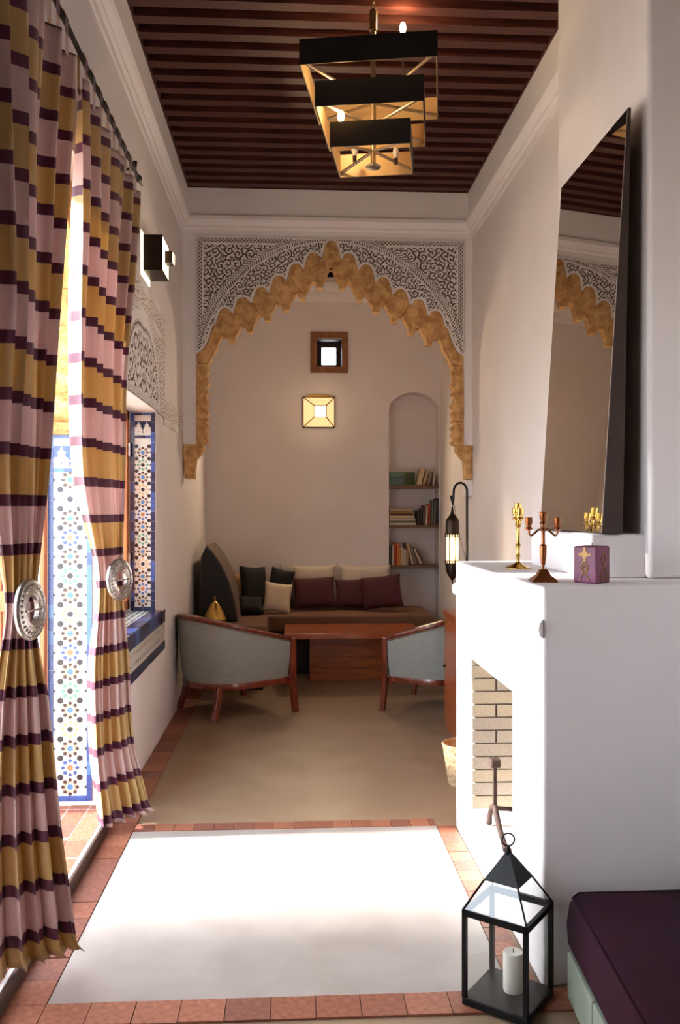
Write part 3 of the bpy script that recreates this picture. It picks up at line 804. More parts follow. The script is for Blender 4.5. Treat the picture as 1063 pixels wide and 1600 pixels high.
c2 = curtain('curtain', 'far curtain of purple, pink and gold striped silk beside the tiled window',
    [(3.16, (-.805, 3.22), (-.805, 4.36), .7, 0), (2.7, (-.825, 3.27), (-.82, 4.22), 1.0, 0), (2.2, (-.845, 3.33), (-.83, 4.10), .9, 0), (1.7, (-.885, 3.55), (-.83, 4.12), .75, 0),
     (1.22, (-.93, 4.10), (-.85, 4.24), .42, 0), (.8, (-.96, 4.09), (-.84, 4.31), .7, 0), (.4, (-.955, 4.09), (-.82, 4.32), .8, 0), (.07, (-.92, 4.07), (-.74, 4.32), .75, 0), (.045, (-.92, 4.06), (-.70, 4.32), .8, 0)],
    5, .036, 8, .12, 9)
def tieback(label, loc, nrm, tilt):
    n = Vector(nrm).normalized()
    M = Matrix.Translation(loc) @ n.to_track_quat('Z', 'Y').to_matrix().to_4x4()
    t = thing('tieback', label, 'tieback', loc)
    mb = MB(); N = 40
    prof_ = [(.047, .0), (.045, .016), (.052, .022), (.060, .018), (.066, .022), (.090, .014), (.096, .018), (.101, .010), (.099, 0)]
    vs = [(r*math.cos(2*PI*j/N), r*math.sin(2*PI*j/N), z) for r, z in prof_ for j in range(N)]
    K = len(prof_)
    mb.add(vs, [(i*N+j, i*N+(j+1) % N, ((i+1) % K)*N+(j+1) % N, ((i+1) % K)*N+j) for i in range(K) for j in range(N)], 0, M)
    mb.build('ring_plate', 'silver', t, smooth=40)
    mb = MB()
    for j in range(28):
        q = 2*PI*j/28; p = M @ Vector((.078*math.cos(q), .078*math.sin(q), .018))
        mb.lathe([(.001, -.003), (.006, 0), (.004, .004), (.001, .005)], 6, (0, 0, 0), 0, Matrix.Translation(p) @ n.to_track_quat('Z', 'Y').to_matrix().to_4x4())
    mb.build('engraved_beads', 'silver', t, smooth=60)
    mb = MB(); mb.tube([M @ Vector((-.058, 0, .022)), M @ Vector((0, 0, .034)), M @ Vector((.058, 0, .022))], .004, 6)
    mb.build('pin', 'silver', t, smooth=60)
    return t
tieback('silver round tieback on the near striped curtain', (-.865, 2.83, 1.225), (.985, -.15, .05), 0)
tieback('silver round tieback on the far striped curtain', (-.828, 4.085, 1.22), (.93, -.37, .05), 0)

# ------------------------------------------------------------------ fireplace, chimney breast, mirror
FX, FY0, FY1, FZ = .795, 2.715, 4.13, 1.30
fp = thing('fireplace', 'white plaster fireplace with square brick-lined firebox', 'fireplace', (1.13, 3.4, 0))
o = MB().prism([(FX, FY1), (XR-.002, FY1), (XR-.002, 2.83), (FX+.012, FY0)], 0, FZ, 'z').build('body', 'plaster_white', fp)
cut(o, [MB().box((FX-.1, 3.10, .21), (1.32, 3.79, .877))])
md = o.modifiers.new('bevel', 'BEVEL'); md.width = .012; md.segments = 3; md.limit_method = 'ANGLE'; md.angle_limit = R(50)
# moulding band round the mantel edge
bp_ = [(0, 1.135), (.014, 1.145), (.02, 1.165), (.014, 1.185), (0, 1.195)]
mb = MB(); pth = [((FX, FY1), (-1, 0)), ((FX+.012, FY0), (-1, -1)), ((XR, 2.83), (.15, -1))]
vs = []
for (x, y), (dx, dy) in pth[:2]: vs += [(x+dx*a, y+dy*a, b) for a, b in bp_]
n = len(bp_); mb.add(vs, [(j, n+j, n+j+1, j+1) for j in range(n-1)] + [tuple(range(n)), tuple(range(n, 2*n))])
mb.build('moulding', 'plaster_white', fp, smooth=60)
MB().box((FX+.01, 3.09, .19), (1.35, 3.80, .208)).build('hearth_slab', 'hearth', fp)
MB().box((FX+.02, 3.789, .2), (1.33, 3.85, .9)).box((1.318, 3.05, .2), (1.38, 3.80, .9)).build('mortar_bed', 'mortar', fp)
bme = []
for q in range(4):
    mb = MB().box((-.5, -.5, -.5), (.5, .5, .5)); me = mb.mesh('brick'); me.materials.append(MATS['brick' if q % 2 else 'brick_b']); bme.append(me)
z = .214; r = 0
while z < .86:
    h = .052; x = FX+.004; first = True
    lens = [.205, .1, .205] if r % 2 == 0 else [.108, .205, .19]
    for L_ in lens:
        x1 = min(x+L_, 1.315)
        if x1-x > .02: inst(random.choice(bme), 'brick', fp, ((x+x1)/2, 3.786+random.uniform(-.002, .002), z+h/2), (0, 0, random.uniform(-.01, .01)), (x1-x-.005, .02, h))
        x = x1+.005
    y = 3.11
    while y < 3.77:
        y1 = min(y+.2, 3.775)
        inst(random.choice(bme), 'brick', fp, (1.318+random.uniform(-.002, .002), (y+y1)/2, z+h/2), (0, 0, 0), (.02, y1-y-.005, h)); y = y1+.004
    z += .0585; r += 1
# chimney breast and ledge
CX, CY0, CY1 = 1.29, 3.03, 4.10
cb_ = struct(MB().box((CX, CY0, FZ), (XR, CY1, ZC+.02)).build('wall_chimney', 'plaster_white', bevel=.02, segs=4), 'plastered chimney breast rising to the ceiling')
LX, LY0, LY1, LZ = 1.085, 3.06, 3.84, 1.462
struct(MB().box((LX, LY0, FZ), (CX+.01, LY1, LZ)).build('ledge', 'plaster_white', bevel=.012, segs=3), 'white plaster ledge on the mantel under the leaning mirror')
mr = thing('leaning_mirror', 'tall dark-edged mirror leaning on the chimney breast', 'mirror', (1.16, 3.45, LZ))
my0, my1, mzb, mzt = 3.045, 3.82, LZ+.002, 3.02
xb, xt = 1.125, 1.222
MB().add([(xb, my0, mzb), (xb, my1, mzb), (xb+.075, my1, mzb), (xb+.075, my0, mzb), (xt, my0, mzt), (xt, my1, mzt), (xt+.010, my1, mzt), (xt+.010, my0, mzt)],
         [(0,3,2,1),(4,5,6,7),(0,1,5,4),(1,2,6,5),(2,3,7,6),(3,0,4,7)]).build('backing_frame', 'dark_wood', mr)
e = .003
MB().add([(xb-e, my0+.004, mzb+.003), (xb-e, my1-.004, mzb+.003), (xt-e, my1-.004, mzt-.003), (xt-e, my0+.004, mzt-.003),
          (xb, my0+.004, mzb+.003), (xb, my1-.004, mzb+.003), (xt, my1-.004, mzt-.003), (xt, my0+.004, mzt-.003)],
         [(0,1,2,3),(4,7,6,5),(0,4,5,1),(1,5,6,2),(2,6,7,3),(3,7,4,0)]).build('mirror_glass', 'mirror_glass', mr)

# andiron
ad = thing('andiron', 'rusty iron andiron standing in the firebox', 'andiron', (.86, 3.47, .21))
MB().box((.826, 3.478, .30), (.842, 3.496, .50)).build('post', 'iron', ad, bevel=.003)
MB().box((.812, 3.464, .485), (.856, 3.51, .522)).build('head', 'iron', ad, bevel=.008)
MB().tube([(.834, 3.487, .325), (.834, 3.46, .30), (.832, 3.40, .265), (.832, 3.33, .235), (.832, 3.29, .220)], [.012, .013, .012, .012, .014], 8).build('leg', 'iron', ad, smooth=50)
MB().tube([(.834, 3.487, .325), (.830, 3.53, .30), (.83, 3.56, .26), (.83, 3.575, .220)], [.012, .012, .012, .014], 8).build('leg', 'iron', ad, smooth=50)
MB().tube([(.834, 3.487, .315), (1.0, 3.487, .30), (1.15, 3.487, .295)], .010, 8).build('log_bar', 'iron', ad, smooth=50)
MB().tube([(1.15, 3.487, .30), (1.15, 3.487, .208)], .010, 8).build('leg', 'iron', ad, smooth=50)

# ------------------------------------------------------------------ things on the mantel
def candelabrum(name, label, loc, rz, sc_, m, leaf, square):
    t = thing(name, label, 'candelabrum', loc, rz)
    k = sc_
    if square:
        MB().add([(-.042*k, -.042*k, 0), (.042*k, -.042*k, 0), (.042*k, .042*k, 0), (-.042*k, .042*k, 0), (-.040*k, -.040*k, .007*k), (.040*k, -.040*k, .007*k), (.040*k, .040*k, .007*k), (-.040*k, .040*k, .007*k),
                  (-.022*k, -.022*k, .022*k), (.022*k, -.022*k, .022*k), (.022*k, .022*k, .022*k), (-.022*k, .022*k, .022*k), (-.012*k, -.012*k, .042*k), (.012*k, -.012*k, .042*k), (.012*k, .012*k, .042*k), (-.012*k, .012*k, .042*k)],
                 [(3,2,1,0)]+[(i*4+j, i*4+(j+1) % 4, (i+1)*4+(j+1) % 4, (i+1)*4+j) for i in range(3) for j in range(4)]+[(12,13,14,15)]).build('base', m, t, bevel=.002, world=False)
        pr_ = [(.004, .04), (.004, .052), (.007, .056), (.011, .095), (.0115, .118), (.006, .124), (.006, .165), (.008, .172), (.005, .178), (.005, .19)]
    else:
        MB().lathe([(.045, 0), (.045, .003), (.036, .008), (.014, .016), (.006, .024)], 24, m and (0, 0, 0)).build('base', m, t, smooth=40, world=False) if k == 1 else \
        MB().lathe([(.045*k, 0), (.045*k, .003*k), (.036*k, .008*k), (.014*k, .016*k), (.006*k, .024*k)], 24).build('base', m, t, smooth=40, world=False)
        pr_ = [(.006, .02), (.006, .04), (.009, .046), (.006, .052), (.0065, .075), (.010, .082), (.006, .09), (.007, .115), (.0055, .14), (.0085, .146), (.005, .152), (.005, .19)]
    MB().lathe([(r_*k, z*k) for r_, z in pr_], 12).build('stem', m, t, smooth=40, world=False)
    cup = [(.004, 0), (.012, .004), (.013, .008), (.008, .012), (.009, .018), (.0125, .026), (.0115, .040), (.013, .044), (.009, .044), (.008, .03)]
    MB().lathe([(r_*k, (z+.186)*k) for r_, z in cup], 14).build('candle_cup', m, t, smooth=40, world=False)
    for sg in (-1, 1):
        MB().tube([(0, 0, .168*k), (sg*.014*k, 0, .172*k), (sg*.028*k, 0, .160*k), (sg*.040*k, 0, .150*k), (sg*.046*k, 0, .158*k), (sg*.047*k, 0, .172*k)], .0036*k, 8).build('arm', m, t, smooth=50, world=False)
        MB().lathe([(r_*k, (z+.168)*k) for r_, z in cup], 14, (sg*.047*k, 0, 0)).build('candle_cup', m, t, smooth=40, world=False)
    return t
candelabrum('candelabrum', 'slender golden brass candelabrum with round foot on the mantel', (.962, 3.60, FZ), R(84), 1.22, 'brass', 1, False)
q = candelabrum('candelabrum', 'copper three-armed candelabrum with square foot on the mantel', (.872, 2.93, FZ), R(-6), 1.06, 'copper', 0, True)
pc = thing('pillar_candle', 'purple square candle painted with a gold ornament on the mantel', 'candle', (1.028, 2.885, FZ), R(-50))
MB().box((-.045, -.045, 0), (.045, .045, .127)).build('wax_body', 'purple_wax', pc, bevel=.006, world=False)
mb = MB()
for (a, b) in ((.0, .098),):
    mb.prism([(.016*math.cos(t_*PI/2)*(1), b+.018*math.sin(t_*PI/2)) for t_ in range(4)], -.0465, -.044)
    for d in ((-.018, b), (.018, b), (0, b+.02), (0, b-.02)): mb.prism([(d[0]+.006*math.cos(t_*PI/3), d[1]+.006*math.sin(t_*PI/3)) for t_ in range(6)], -.0465, -.044)
for sg in (-1, 1):
    for pts in ([(0, .075), (.016, .055), (.004, .035), (.02, .01)], [(0, .06), (.01, .048), (0, .036)]):
        mb.tube([(sg*a, -.0455, b) for a, b in pts], .0026, 6)
mb.build('gold_ornament', 'gold_paint', pc, world=False)
mb = MB()
for sg in (-1, 1):
    mb.tube([(.0455, sg*a, b) for a, b in [(0, .105), (.014, .085), (.002, .06), (.018, .03), (.006, .01)]], .0026, 6)
mb.build('gold_ornament', 'gold_paint', pc, world=False)
MB().tube([(0, 0, .120), (.002, 0, .138)], .0014, 5).build('wick', 'black_cloth', pc, world=False)

# ------------------------------------------------------------------ floor lantern
ln = thing('lantern', 'black metal floor lantern with glass sides and a pyramid roof', 'lantern', (.676, 2.648, .009), R(-38))
h_ = .108; zb0, zt0 = .024, .285
MB().box((-h_, -h_, 0), (h_, h_, zb0)).build('base', 'black_metal', ln, bevel=.003, world=False)
for sx in (-1, 1):
    for sy in (-1, 1):
        MB().box((h_-.014 if sx > 0 else -h_, h_-.014 if sy > 0 else -h_, zb0), (h_ if sx > 0 else -h_+.014, h_ if sy > 0 else -h_+.014, zt0)).build('corner_post', 'black_metal', ln, world=False)
for a, b in (((-h_, -h_), (h_, -h_+.012)), ((-h_, h_-.012), (h_, h_)), ((-h_, -h_), (-h_+.012, h_)), ((h_-.012, -h_), (h_, h_))):
    MB().box((a[0], a[1], zt0-.008), (b[0], b[1], zt0+.012)).build('top_rail', 'black_metal', ln, world=False)
g = h_-.005
for a, b in (((-g, -g), (g, -g+.002)), ((-g, g-.002), (g, g)), ((-g, -g), (-g+.002, g)), ((g-.002, -g), (g, g))):
    MB().box((a[0], a[1], zb0), (b[0], b[1], zt0)).build('glass_side', 'glass', ln, world=False)
za, zr = zt0+.012, .475
kf = .52; zc2 = za+(zr-za)*(1-kf)
MB().add([(-h_*kf*1.04, -h_*kf*1.04, zc2), (h_*kf*1.04, -h_*kf*1.04, zc2), (h_*kf*1.04, h_*kf*1.04, zc2), (-h_*kf*1.04, h_*kf*1.04, zc2), (0, 0, zr)], [(0,1,4),(1,2,4),(2,3,4),(3,0,4),(3,2,1,0)]).build('roof_cap', 'black_metal', ln, world=False)
for sx in (-1, 1):
    for sy in (-1, 1):
        MB().tube([(sx*(h_-.004), sy*(h_-.004), za), (sx*h_*kf, sy*h_*kf, zc2)], .0035, 6).build('roof_rib', 'black_metal', ln, world=False)
for i in range(4):
    a0, a1 = PI/4+i*PI/2, PI/4+(i+1)*PI/2
    r0, r1 = h_*1.36, h_*kf*1.40
    vs = [(r0*math.cos(a0), r0*math.sin(a0), za), (r0*math.cos(a1), r0*math.sin(a1), za), (r1*math.cos(a1), r1*math.sin(a1), zc2), (r1*math.cos(a0), r1*math.sin(a0), zc2)]
    vs += [(x_*.985, y_*.985, z_-.001) for x_, y_, z_ in vs]
    MB().add(vs, [(0,1,2,3),(7,6,5,4),(0,4,5,1),(1,5,6,2),(2,6,7,3),(3,7,4,0)]).build('roof_glass', 'glass', ln, world=False)
MB().lathe([(.012, zr-.018), (.010, zr-.004), (.006, zr+.006), (.003, zr+.012)], 12).build('cap_knob', 'black_metal', ln, smooth=40, world=False)
MB().tube([(.02*math.cos(t_*2*PI/24)*math.cos(R(38)), .02*math.cos(t_*2*PI/24)*math.sin(R(38)), zr+.028+.02*math.sin(t_*2*PI/24)) for t_ in range(24)], .0028, 6, closed=True).build('ring', 'black_metal', ln, smooth=60, world=False)
wc_ = thing('white_candle', 'thick white pillar candle standing inside the floor lantern', 'candle', (.694, 2.655, .034))
MB().lathe([(.031, 0), (.032, .004), (.032, .118), (.029, .122), (.012, .118)], 24).build('wax_body', 'wax', wc_, smooth=40, world=False)
MB().tube([(0, 0, .116), (.001, 0, .132)], .0014, 5).build('wick', 'black_cloth', wc_, world=False)

# ------------------------------------------------------------------ near bench with purple cushion
bn = thing('low_bench', 'sage-painted wooden bench base beside the floor lantern', 'bench', (1.2, 2.2, 0))
ba = R(4.0)
def bl(d, w):                                    # d: distance back from the far-left corner towards the camera, w: to the right
    return (.862 - d*math.sin(ba) + w*math.cos(ba), 2.665 - d*math.cos(ba) - w*math.sin(ba)*0)
d = .03
for i in range(6):
    d1 = d+.28
    p0, p1 = bl(d+.003, 0), bl(d1-.003, 0)
    MB().prism([p0, (XR-.01, p0[1]), (XR-.01, p1[1]), p1], .02, .165, 'z').build('panel', 'sage_paint', bn, bevel=.006)
    d = d1
p0, p1 = bl(.04, .02), bl(d-.01, .02)
MB().prism([p0, (XR-.02, p0[1]), (XR-.02, p1[1]), p1], 0, .03, 'z').build('plinth', 'dark_wood', bn)
cu = thing('bench_cushion', 'plain purple cloth mattress on the near bench', 'cushion', (1.2, 2.2, .167))
mb = MB(); nx, ny = 14, 30
def cushion_rows():
    prof_ = [(.012, .168), (.0, .19), (-.004, .25), (.004, .315), (.016, .336), (.05, .347)]
    return prof_
loop_d = [.0, 1.75]
ring = []
pts2 = []
def rr(inset, k=.03):
    a = bl(inset, inset); b = bl(1.72-inset, inset)
    xr = XR-.008-inset
    c = [(a[0]+k, a[1]), (xr-k, a[1]), (xr, a[1]-k), (xr, b[1]+k), (xr-k, b[1]), (b[0]+k, b[1]), (b[0], b[1]+k), (a[0], a[1]-k)]
    return c
pf = cushion_rows(); vs = []
for ins, z in pf: vs += [(x_, y_, z) for x_, y_ in rr(ins)]
fs = [(i*8+j, i*8+(j+1) % 8, (i+1)*8+(j+1) % 8, (i+1)*8+j) for i in range(len(pf)-1) for j in range(8)]+[tuple(range(7, -1, -1)), tuple((len(pf)-1)*8+j for j in range(8))]
mb.add(vs, fs); mb.build('mattress', 'purple_cloth', cu, smooth=50, bevel=.006)
mb = MB(); mb.tube([(x_, y_, .335) for x_, y_ in rr(.013)], .004, 6, closed=True); mb.build('piping', 'purple_cloth', cu, smooth=60)

# ------------------------------------------------------------------ chandelier
CHX, CHY = .405, 4.30
ch = thing('chandelier', 'tiered chandelier of three open black square frames with golden linings', 'chandelier', (CHX, CHY, 3.28), R(-10))
def frame_tier(side, z0, z1, i):
    h = side/2; t = .004
    root = None
    for k in range(4):
        M = Matrix.Rotation(k*PI/2, 4, 'Z')
        o = MB().box((-h, -h, z0), (h, -h+t, z1), 0, M).build('frame_side', 'shade_black', ch, world=False)
        MB().box((-h+t, -h+t, z0+.001), (h-t, -h+t+.003, z1-.001), 0, M).build('gold_lining', 'shade_inner', o, world=False)
tiers = [(.652, 3.66-3.28, 3.78-3.28), (.522, 3.488-3.28, 3.612-3.28), (.392, 3.318-3.28, 3.44-3.28)]
for i, (s_, a, b) in enumerate(tiers): frame_tier(s_, a, b, i)
MB().tube([(0, 0, .02), (0, 0, .70)], .013, 12).build('stem', 'steel', ch, smooth=60, world=False)
MB().lathe([(.006, 0), (.036, .004), (.040, .010), (.030, .018), (.012, .026)], 24).build('bottom_disc', 'steel', ch, smooth=40, world=False)
MB().lathe([(.02, .70), (.02, .80), (.008, .81)], 14).build('top_sleeve', 'chain_metal', ch, smooth=40, world=False)
for i, (s_, a, b) in enumerate(tiers):
    h = s_/2-.006; zz = a+.012
    for k in range(4):
        q = PI/4+k*PI/2; rr_ = h*1.40
        zc_ = zz+(.07 if i == 0 else .05)*(-1 if i == 0 else 1)*0
        MB().tube([(0, 0, zz+(-.06 if i == 0 else .04 if i == 2 else 0.)), (rr_*math.cos(q), rr_*math.sin(q), zz+.01)], .008, 8).build('arm', 'steel', ch, smooth=60, world=False)
def bulb(x, y, z, lit, up=1):
    MB().lathe([(.010, 0), (.011, .03)], 12, (x, y, z)).build('socket', 'bronze', ch, smooth=40, world=False)
    MB().lathe([(.007, .028), (.010, .034), (.0165, .052), (.017, .064), (.012, .082), (.004, .09)], 14, (x, y, z)).build('bulb', 'bulb' if lit else 'bulb_off', ch, smooth=60, world=False)
    if lit:
        l = bpy.data.lights.new('bulb_light', 'POINT'); l.energy = 8.0; l.color = (1, .70, .38); l.shadow_soft_size = .03
        lo = bpy.data.objects.new('bulb_light', l); COL.objects.link(lo); lo.location = (x, y, z+.12); adopt(lo, ch, False)
bulb(.145, .1, .70, True)
bulb(-.145, -.17, .135, True)
MB().tube([(.145, .1, .39), (.145, .1, .70)], .005, 6).build('bulb_stalk', 'steel', ch, world=False)
bulb(.15, .15, .215, False)
bulb(-.10, .05, .06, False)
bulb(.11, .08, .05, False)
mb = MB()
for i in range(4):
    zc_ = .81+.012+i*.034
    if 3.28+zc_ > ZC+.08: break
    M = Matrix.Translation((0, 0, zc_)) @ Matrix.Rotation(R(20+90*(i % 2)), 4, 'Z')
    mb.tube([(.010*math.cos(t_*2*PI/14), 0, .020*math.sin(t_*2*PI/14)) for t_ in range(14)], .003, 6, closed=True, M=M)
mb.build('chain', 'chain_metal', ch, smooth=60, world=False)
MB().lathe([(.03, ZC-3.28-.01), (.03, ZC-3.28+.08)], 16).build('ceiling_rose', 'chain_metal', ch, smooth=40, world=False)

# ------------------------------------------------------------------ wall sconces
sc1 = thing('wall_sconce', 'dark metal box sconce glowing at its edges high on the curtain wall', 'sconce', (XL, 5.2, 2.92))
y0, y1, z0, z1 = 5.10, 5.36, 2.80, 3.17
x0, x1 = XL+.012, XL+.125
p_a = P(222, 366, y0); z1 = p_a.z; z0 = P(222, 416, y0).z-.0
z0 -= .02
for nm, a, b in (('side_plate', (x0, y0, z0), (x1, y0+.004, z1)), ('side_plate', (x0, y1-.004, z0), (x1, y1, z1)), ('side_plate', (x0, y0, z0), (x1, y1, z0+.004)), ('side_plate', (x0, y0, z1-.004), (x1, y1, z1))):
    MB().box(a, b).build(nm, 'bronze', sc1)
MB().box((x1-.006, y0+.004, z0+.004), (x1-.002, y1-.004, z1-.004)).build('front_glass', 'sconce_glass', sc1)
MB().box((x1, y0+.09, (z0+z1)/2-.035), (x1+.045, y0+.17, (z0+z1)/2+.035)).build('centre_box', 'bronze', sc1, bevel=.002)
MB().box((x1+.045, y0+.095, (z0+z1)/2-.03), (x1+.048, y0+.165, (z0+z1)/2+.03)).build('centre_glass', 'sconce_glass', sc1)
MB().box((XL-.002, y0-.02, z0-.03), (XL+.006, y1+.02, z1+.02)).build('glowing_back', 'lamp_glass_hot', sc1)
MB().box((XL, (y0+y1)/2-.02, (z0+z1)/2-.02), (x0+.02, (y0+y1)/2+.02, (z0+z1)/2+.02)).build('mount', 'bronze', sc1)

sa, sb = P(474, 620, YB-.06), P(523, 667, YB-.06)
sc2 = thing('wall_sconce', 'glowing pyramid glass sconce on the alcove wall under the tiny window', 'sconce', ((sa.x+sb.x)/2, YB, sb.z))
cx_, cz_ = (sa.x+sb.x)/2, (sa.z+sb.z)/2; hw_, hh_ = (sb.x-sa.x)/2, (sa.z-sb.z)/2
yo, yi = YB-.02, YB-.12; ki = .38
oc = [(cx_-hw_, cz_-hh_), (cx_+hw_, cz_-hh_), (cx_+hw_, cz_+hh_), (cx_-hw_, cz_+hh_)]
ic = [(cx_+(a-cx_)*ki+.012, cz_+(b-cz_)*ki) for a, b in oc]
for k in range(4):
    a, b, c_, d_ = oc[k], oc[(k+1) % 4], ic[(k+1) % 4], ic[k]
    vs = [(a[0], yo, a[1]), (b[0], yo, b[1]), (c_[0], yi, c_[1]), (d_[0], yi, d_[1])]
    vs += [(x_, y_+.004, z_) for x_, y_, z_ in vs]
    MB().add(vs, [(0,1,2,3),(7,6,5,4),(0,4,5,1),(1,5,6,2),(2,6,7,3),(3,7,4,0)]).build('glass_panel', 'lamp_glass', sc2)
    MB().tube([(a[0], yo, a[1]), (d_[0], yi-.002, d_[1])], .005, 6).build('rib', 'bronze', sc2)
    MB().tube([(a[0], yo, a[1]), (b[0], yo, b[1])], .0055, 6).build('rib', 'bronze', sc2)
    MB().tube([(d_[0], yi-.002, d_[1]), (c_[0], yi-.002, c_[1])], .004, 6).build('rib', 'bronze', sc2)
MB().box((ic[0][0], yi-.001, ic[0][1]), (ic[2][0], yi+.003, ic[2][1])).build('centre_panel', 'lamp_glass_hot', sc2)
bk = [(cx_-hw_*1.02, cz_-hh_), (cx_+hw_*1.0, cz_-hh_)]+[(cx_+hw_*math.cos(t_), cz_+hh_*1.0+.032*math.sin(t_)) for t_ in [PI*i/10 for i in range(11)]]
MB().prism(bk, YB-.018, YB-.002).build('back_plate', 'brass', sc2, bevel=.003)
l = bpy.data.lights.new('sconce_light', 'SPOT'); l.energy = 90.0; l.color = (1, .74, .46); l.shadow_soft_size = .10; l.spot_size = R(168); l.spot_blend = .5
lo = bpy.data.objects.new('sconce_light', l); COL.objects.link(lo); lo.location = (cx_, YB-.16, cz_); lo.rotation_euler = Vector((0, -1, -.45)).to_track_quat('-Z', 'Y').to_euler(); adopt(lo, sc2)
l = bpy.data.lights.new('sconce_glow', 'POINT'); l.energy = 1.6; l.color = (1, .72, .42); l.shadow_soft_size = .12
lo = bpy.data.objects.new('sconce_glow', l); COL.objects.link(lo); lo.location = (cx_, YB-.3, cz_); adopt(lo, sc2)
l = bpy.data.lights.new('sconce_light', 'POINT'); l.energy = 2.5; l.color = (1, .78, .5); l.shadow_soft_size = .06
lo = bpy.data.objects.new('sconce_light', l); COL.objects.link(lo); lo.location = (x1+.1, (y0+y1)/2, (z0+z1)/2); adopt(lo, sc1)

# ------------------------------------------------------------------ sideboard, hanging lamp, basket
sbd = thing('sideboard', 'reddish wooden sideboard against the wall behind the fireplace', 'sideboard', (1.28, 5.2, 0))
BX = 1.085
MB().box((BX, 4.30, 0), (XR-.01, 6.04, .80)).build('body', 'table_wood', sbd, bevel=.004)
MB().box((BX-.012, 4.28, .80), (XR-.005, 6.055, .84)).build('top', 'table_wood', sbd, bevel=.005)
for a, b in ((4.33, 4.88), (4.90, 5.45), (5.47, 6.01)):
    o = MB().box((BX-.010, a, .06), (BX+.002, b, .77)).build('door', 'table_wood', sbd, bevel=.004)
    MB().lathe([(.006, 0), (.010, .012), (.004, .02)], 10, M=Matrix.Translation((BX-.01, b-.05, .45)) @ Matrix.Rotation(-PI/2, 4, 'Y')).build('knob', 'bronze', o)
hl = thing('hanging_lamp', 'arched iron table lamp with a long pierced glowing lantern', 'lamp', (1.24, 5.92, .84))
lx, ly = P(707.5, 800, 5.92).x, 5.92; px_ = P(730, 800, 5.92).x
ztop = P(718, 757, 5.92).z; rr0 = (px_-lx)/2-.004
zs_ = ztop-rr0
MB().lathe([(.075, 0), (.075, .012), (.02, .022), (.012, .05)], 20, (px_, ly, .84)).build('base', 'black_metal', hl, smooth=40)
pa = [(px_, ly, .86), (px_, ly, 1.2), (px_, ly, zs_-.03)]+[((px_+lx)/2+.004+rr0*math.cos(t_), ly, zs_+rr0*1.25*math.sin(t_)) for t_ in [PI*i/12 for i in range(13)]]
xe = pa[-1][0]
pa += [(xe-.002, ly, zs_-.05), (xe-.006, ly, zs_-.085)]
MB().tube(pa, .0085, 8).build('pole', 'black_metal', hl, smooth=60)
MB().tube([(xe-.004, ly, zs_-.10), (xe-.012, ly, zs_-.075), (xe-.018, ly, zs_-.045), (xe-.016, ly, zs_-.03)], [.006, .006, .008, .012], 8).build('hook_scroll', 'black_metal', hl, smooth=60)
zl1, zl0 = P(707, 795, ly).z, P(707, 908, ly).z
zg1, zg0 = P(707, 835, ly).z, P(707, 880, ly).z
xl = lx-.002; rl = .047
MB().tube([(xl, ly, zs_-.085), (xl, ly, zl1)], .003, 6).build('hook', 'steel', hl)
MB().lathe([(.004, zl1+.02), (.008, zl1), (.010, zl1-.02), (.016, zl1-.035), (.030, zl1-.055), (.044, zl1-.075), (.048, zl1-.095), (.048, zg1)][::-1], 20, (xl, ly, 0)).build('dome', 'bronze', hl, smooth=35)
MB().lathe([(rl*.96, zg0), (rl, zg0+.05), (rl, zg1-.05), (rl*.96, zg1)], 20, (xl, ly, 0)).build('glass_tube', 'tube_glass', hl, smooth=50)
for k in range(8):
    q = k*PI/4+.2
    MB().tube([(xl+(rl+.003)*math.cos(q), ly+(rl+.003)*math.sin(q), z_) for z_ in (zg0-.02, zg1+.02)], .0026, 5).build('rib', 'bronze', hl)
mb = MB()
for zc_ in (zg1-.008, zg0+.01):
    for k in range(16):
        q = k*PI/8
        cx2, cy2 = xl+(rl+.002)*math.cos(q), ly+(rl+.002)*math.sin(q)
        mb.tube([(cx2-math.sin(q)*.008*math.cos(t_*PI/4), cy2+math.cos(q)*.008*math.cos(t_*PI/4), zc_+.011*math.sin(t_*PI/4)) for t_ in range(8)], .0022, 5, closed=True)
mb.build('pierced_band', 'bronze', hl)
MB().lathe([(.002, zl0-.02), (.006, zl0-.012), (.004, zl0), (.012, zl0+.012), (.03, zl0+.04), (.046, zl0+.07), (.048, zg0)], 20, (xl, ly, 0)).build('bottom_cup', 'bronze', hl, smooth=35)
MB().lathe([(.001, zl0-.045), (.005, zl0-.038), (.002, zl0-.02)], 8, (xl, ly, 0)).build('drop', 'bronze', hl)
MB().tube([(xl+.01, ly-.01, zs_-.09), (xl+.03, ly-.01, zl1-.08), (xl+.05, ly-.01, zg1-.02), (px_-.008, ly-.008, zg0+.02), (px_-.006, ly-.006, .9)], .002, 5).build('cord', 'bronze', hl)
l = bpy.data.lights.new('lamp_light', 'POINT'); l.energy = 2.8; l.color = (1, .70, .36); l.shadow_soft_size = .04
lo = bpy.data.objects.new('lamp_light', l); COL.objects.link(lo); lo.location = (xl+.02, ly-.075, (zg0+zg1)/2); adopt(lo, hl)

bk_ = thing('basket', 'pale woven basket on the floor just beyond the fireplace', 'basket', (.955, 4.78, 0))
br = [(.075+.036*i/12+.002*(i % 2), .225*i/12) for i in range(13)]
MB().lathe(br+[(r_-.010, z_) for r_, z_ in br[::-1]][:-1]+[(.06, .012)], 32, (.955, 4.78, 0)).build('woven_wall', 'wicker', bk_, smooth=25)
MB().tube([(.955+.108*math.cos(t_*PI/20), 4.78+.108*math.sin(t_*PI/20), .225) for t_ in range(40)], .007, 6, closed=True).build('rim', 'wicker', bk_, smooth=60)

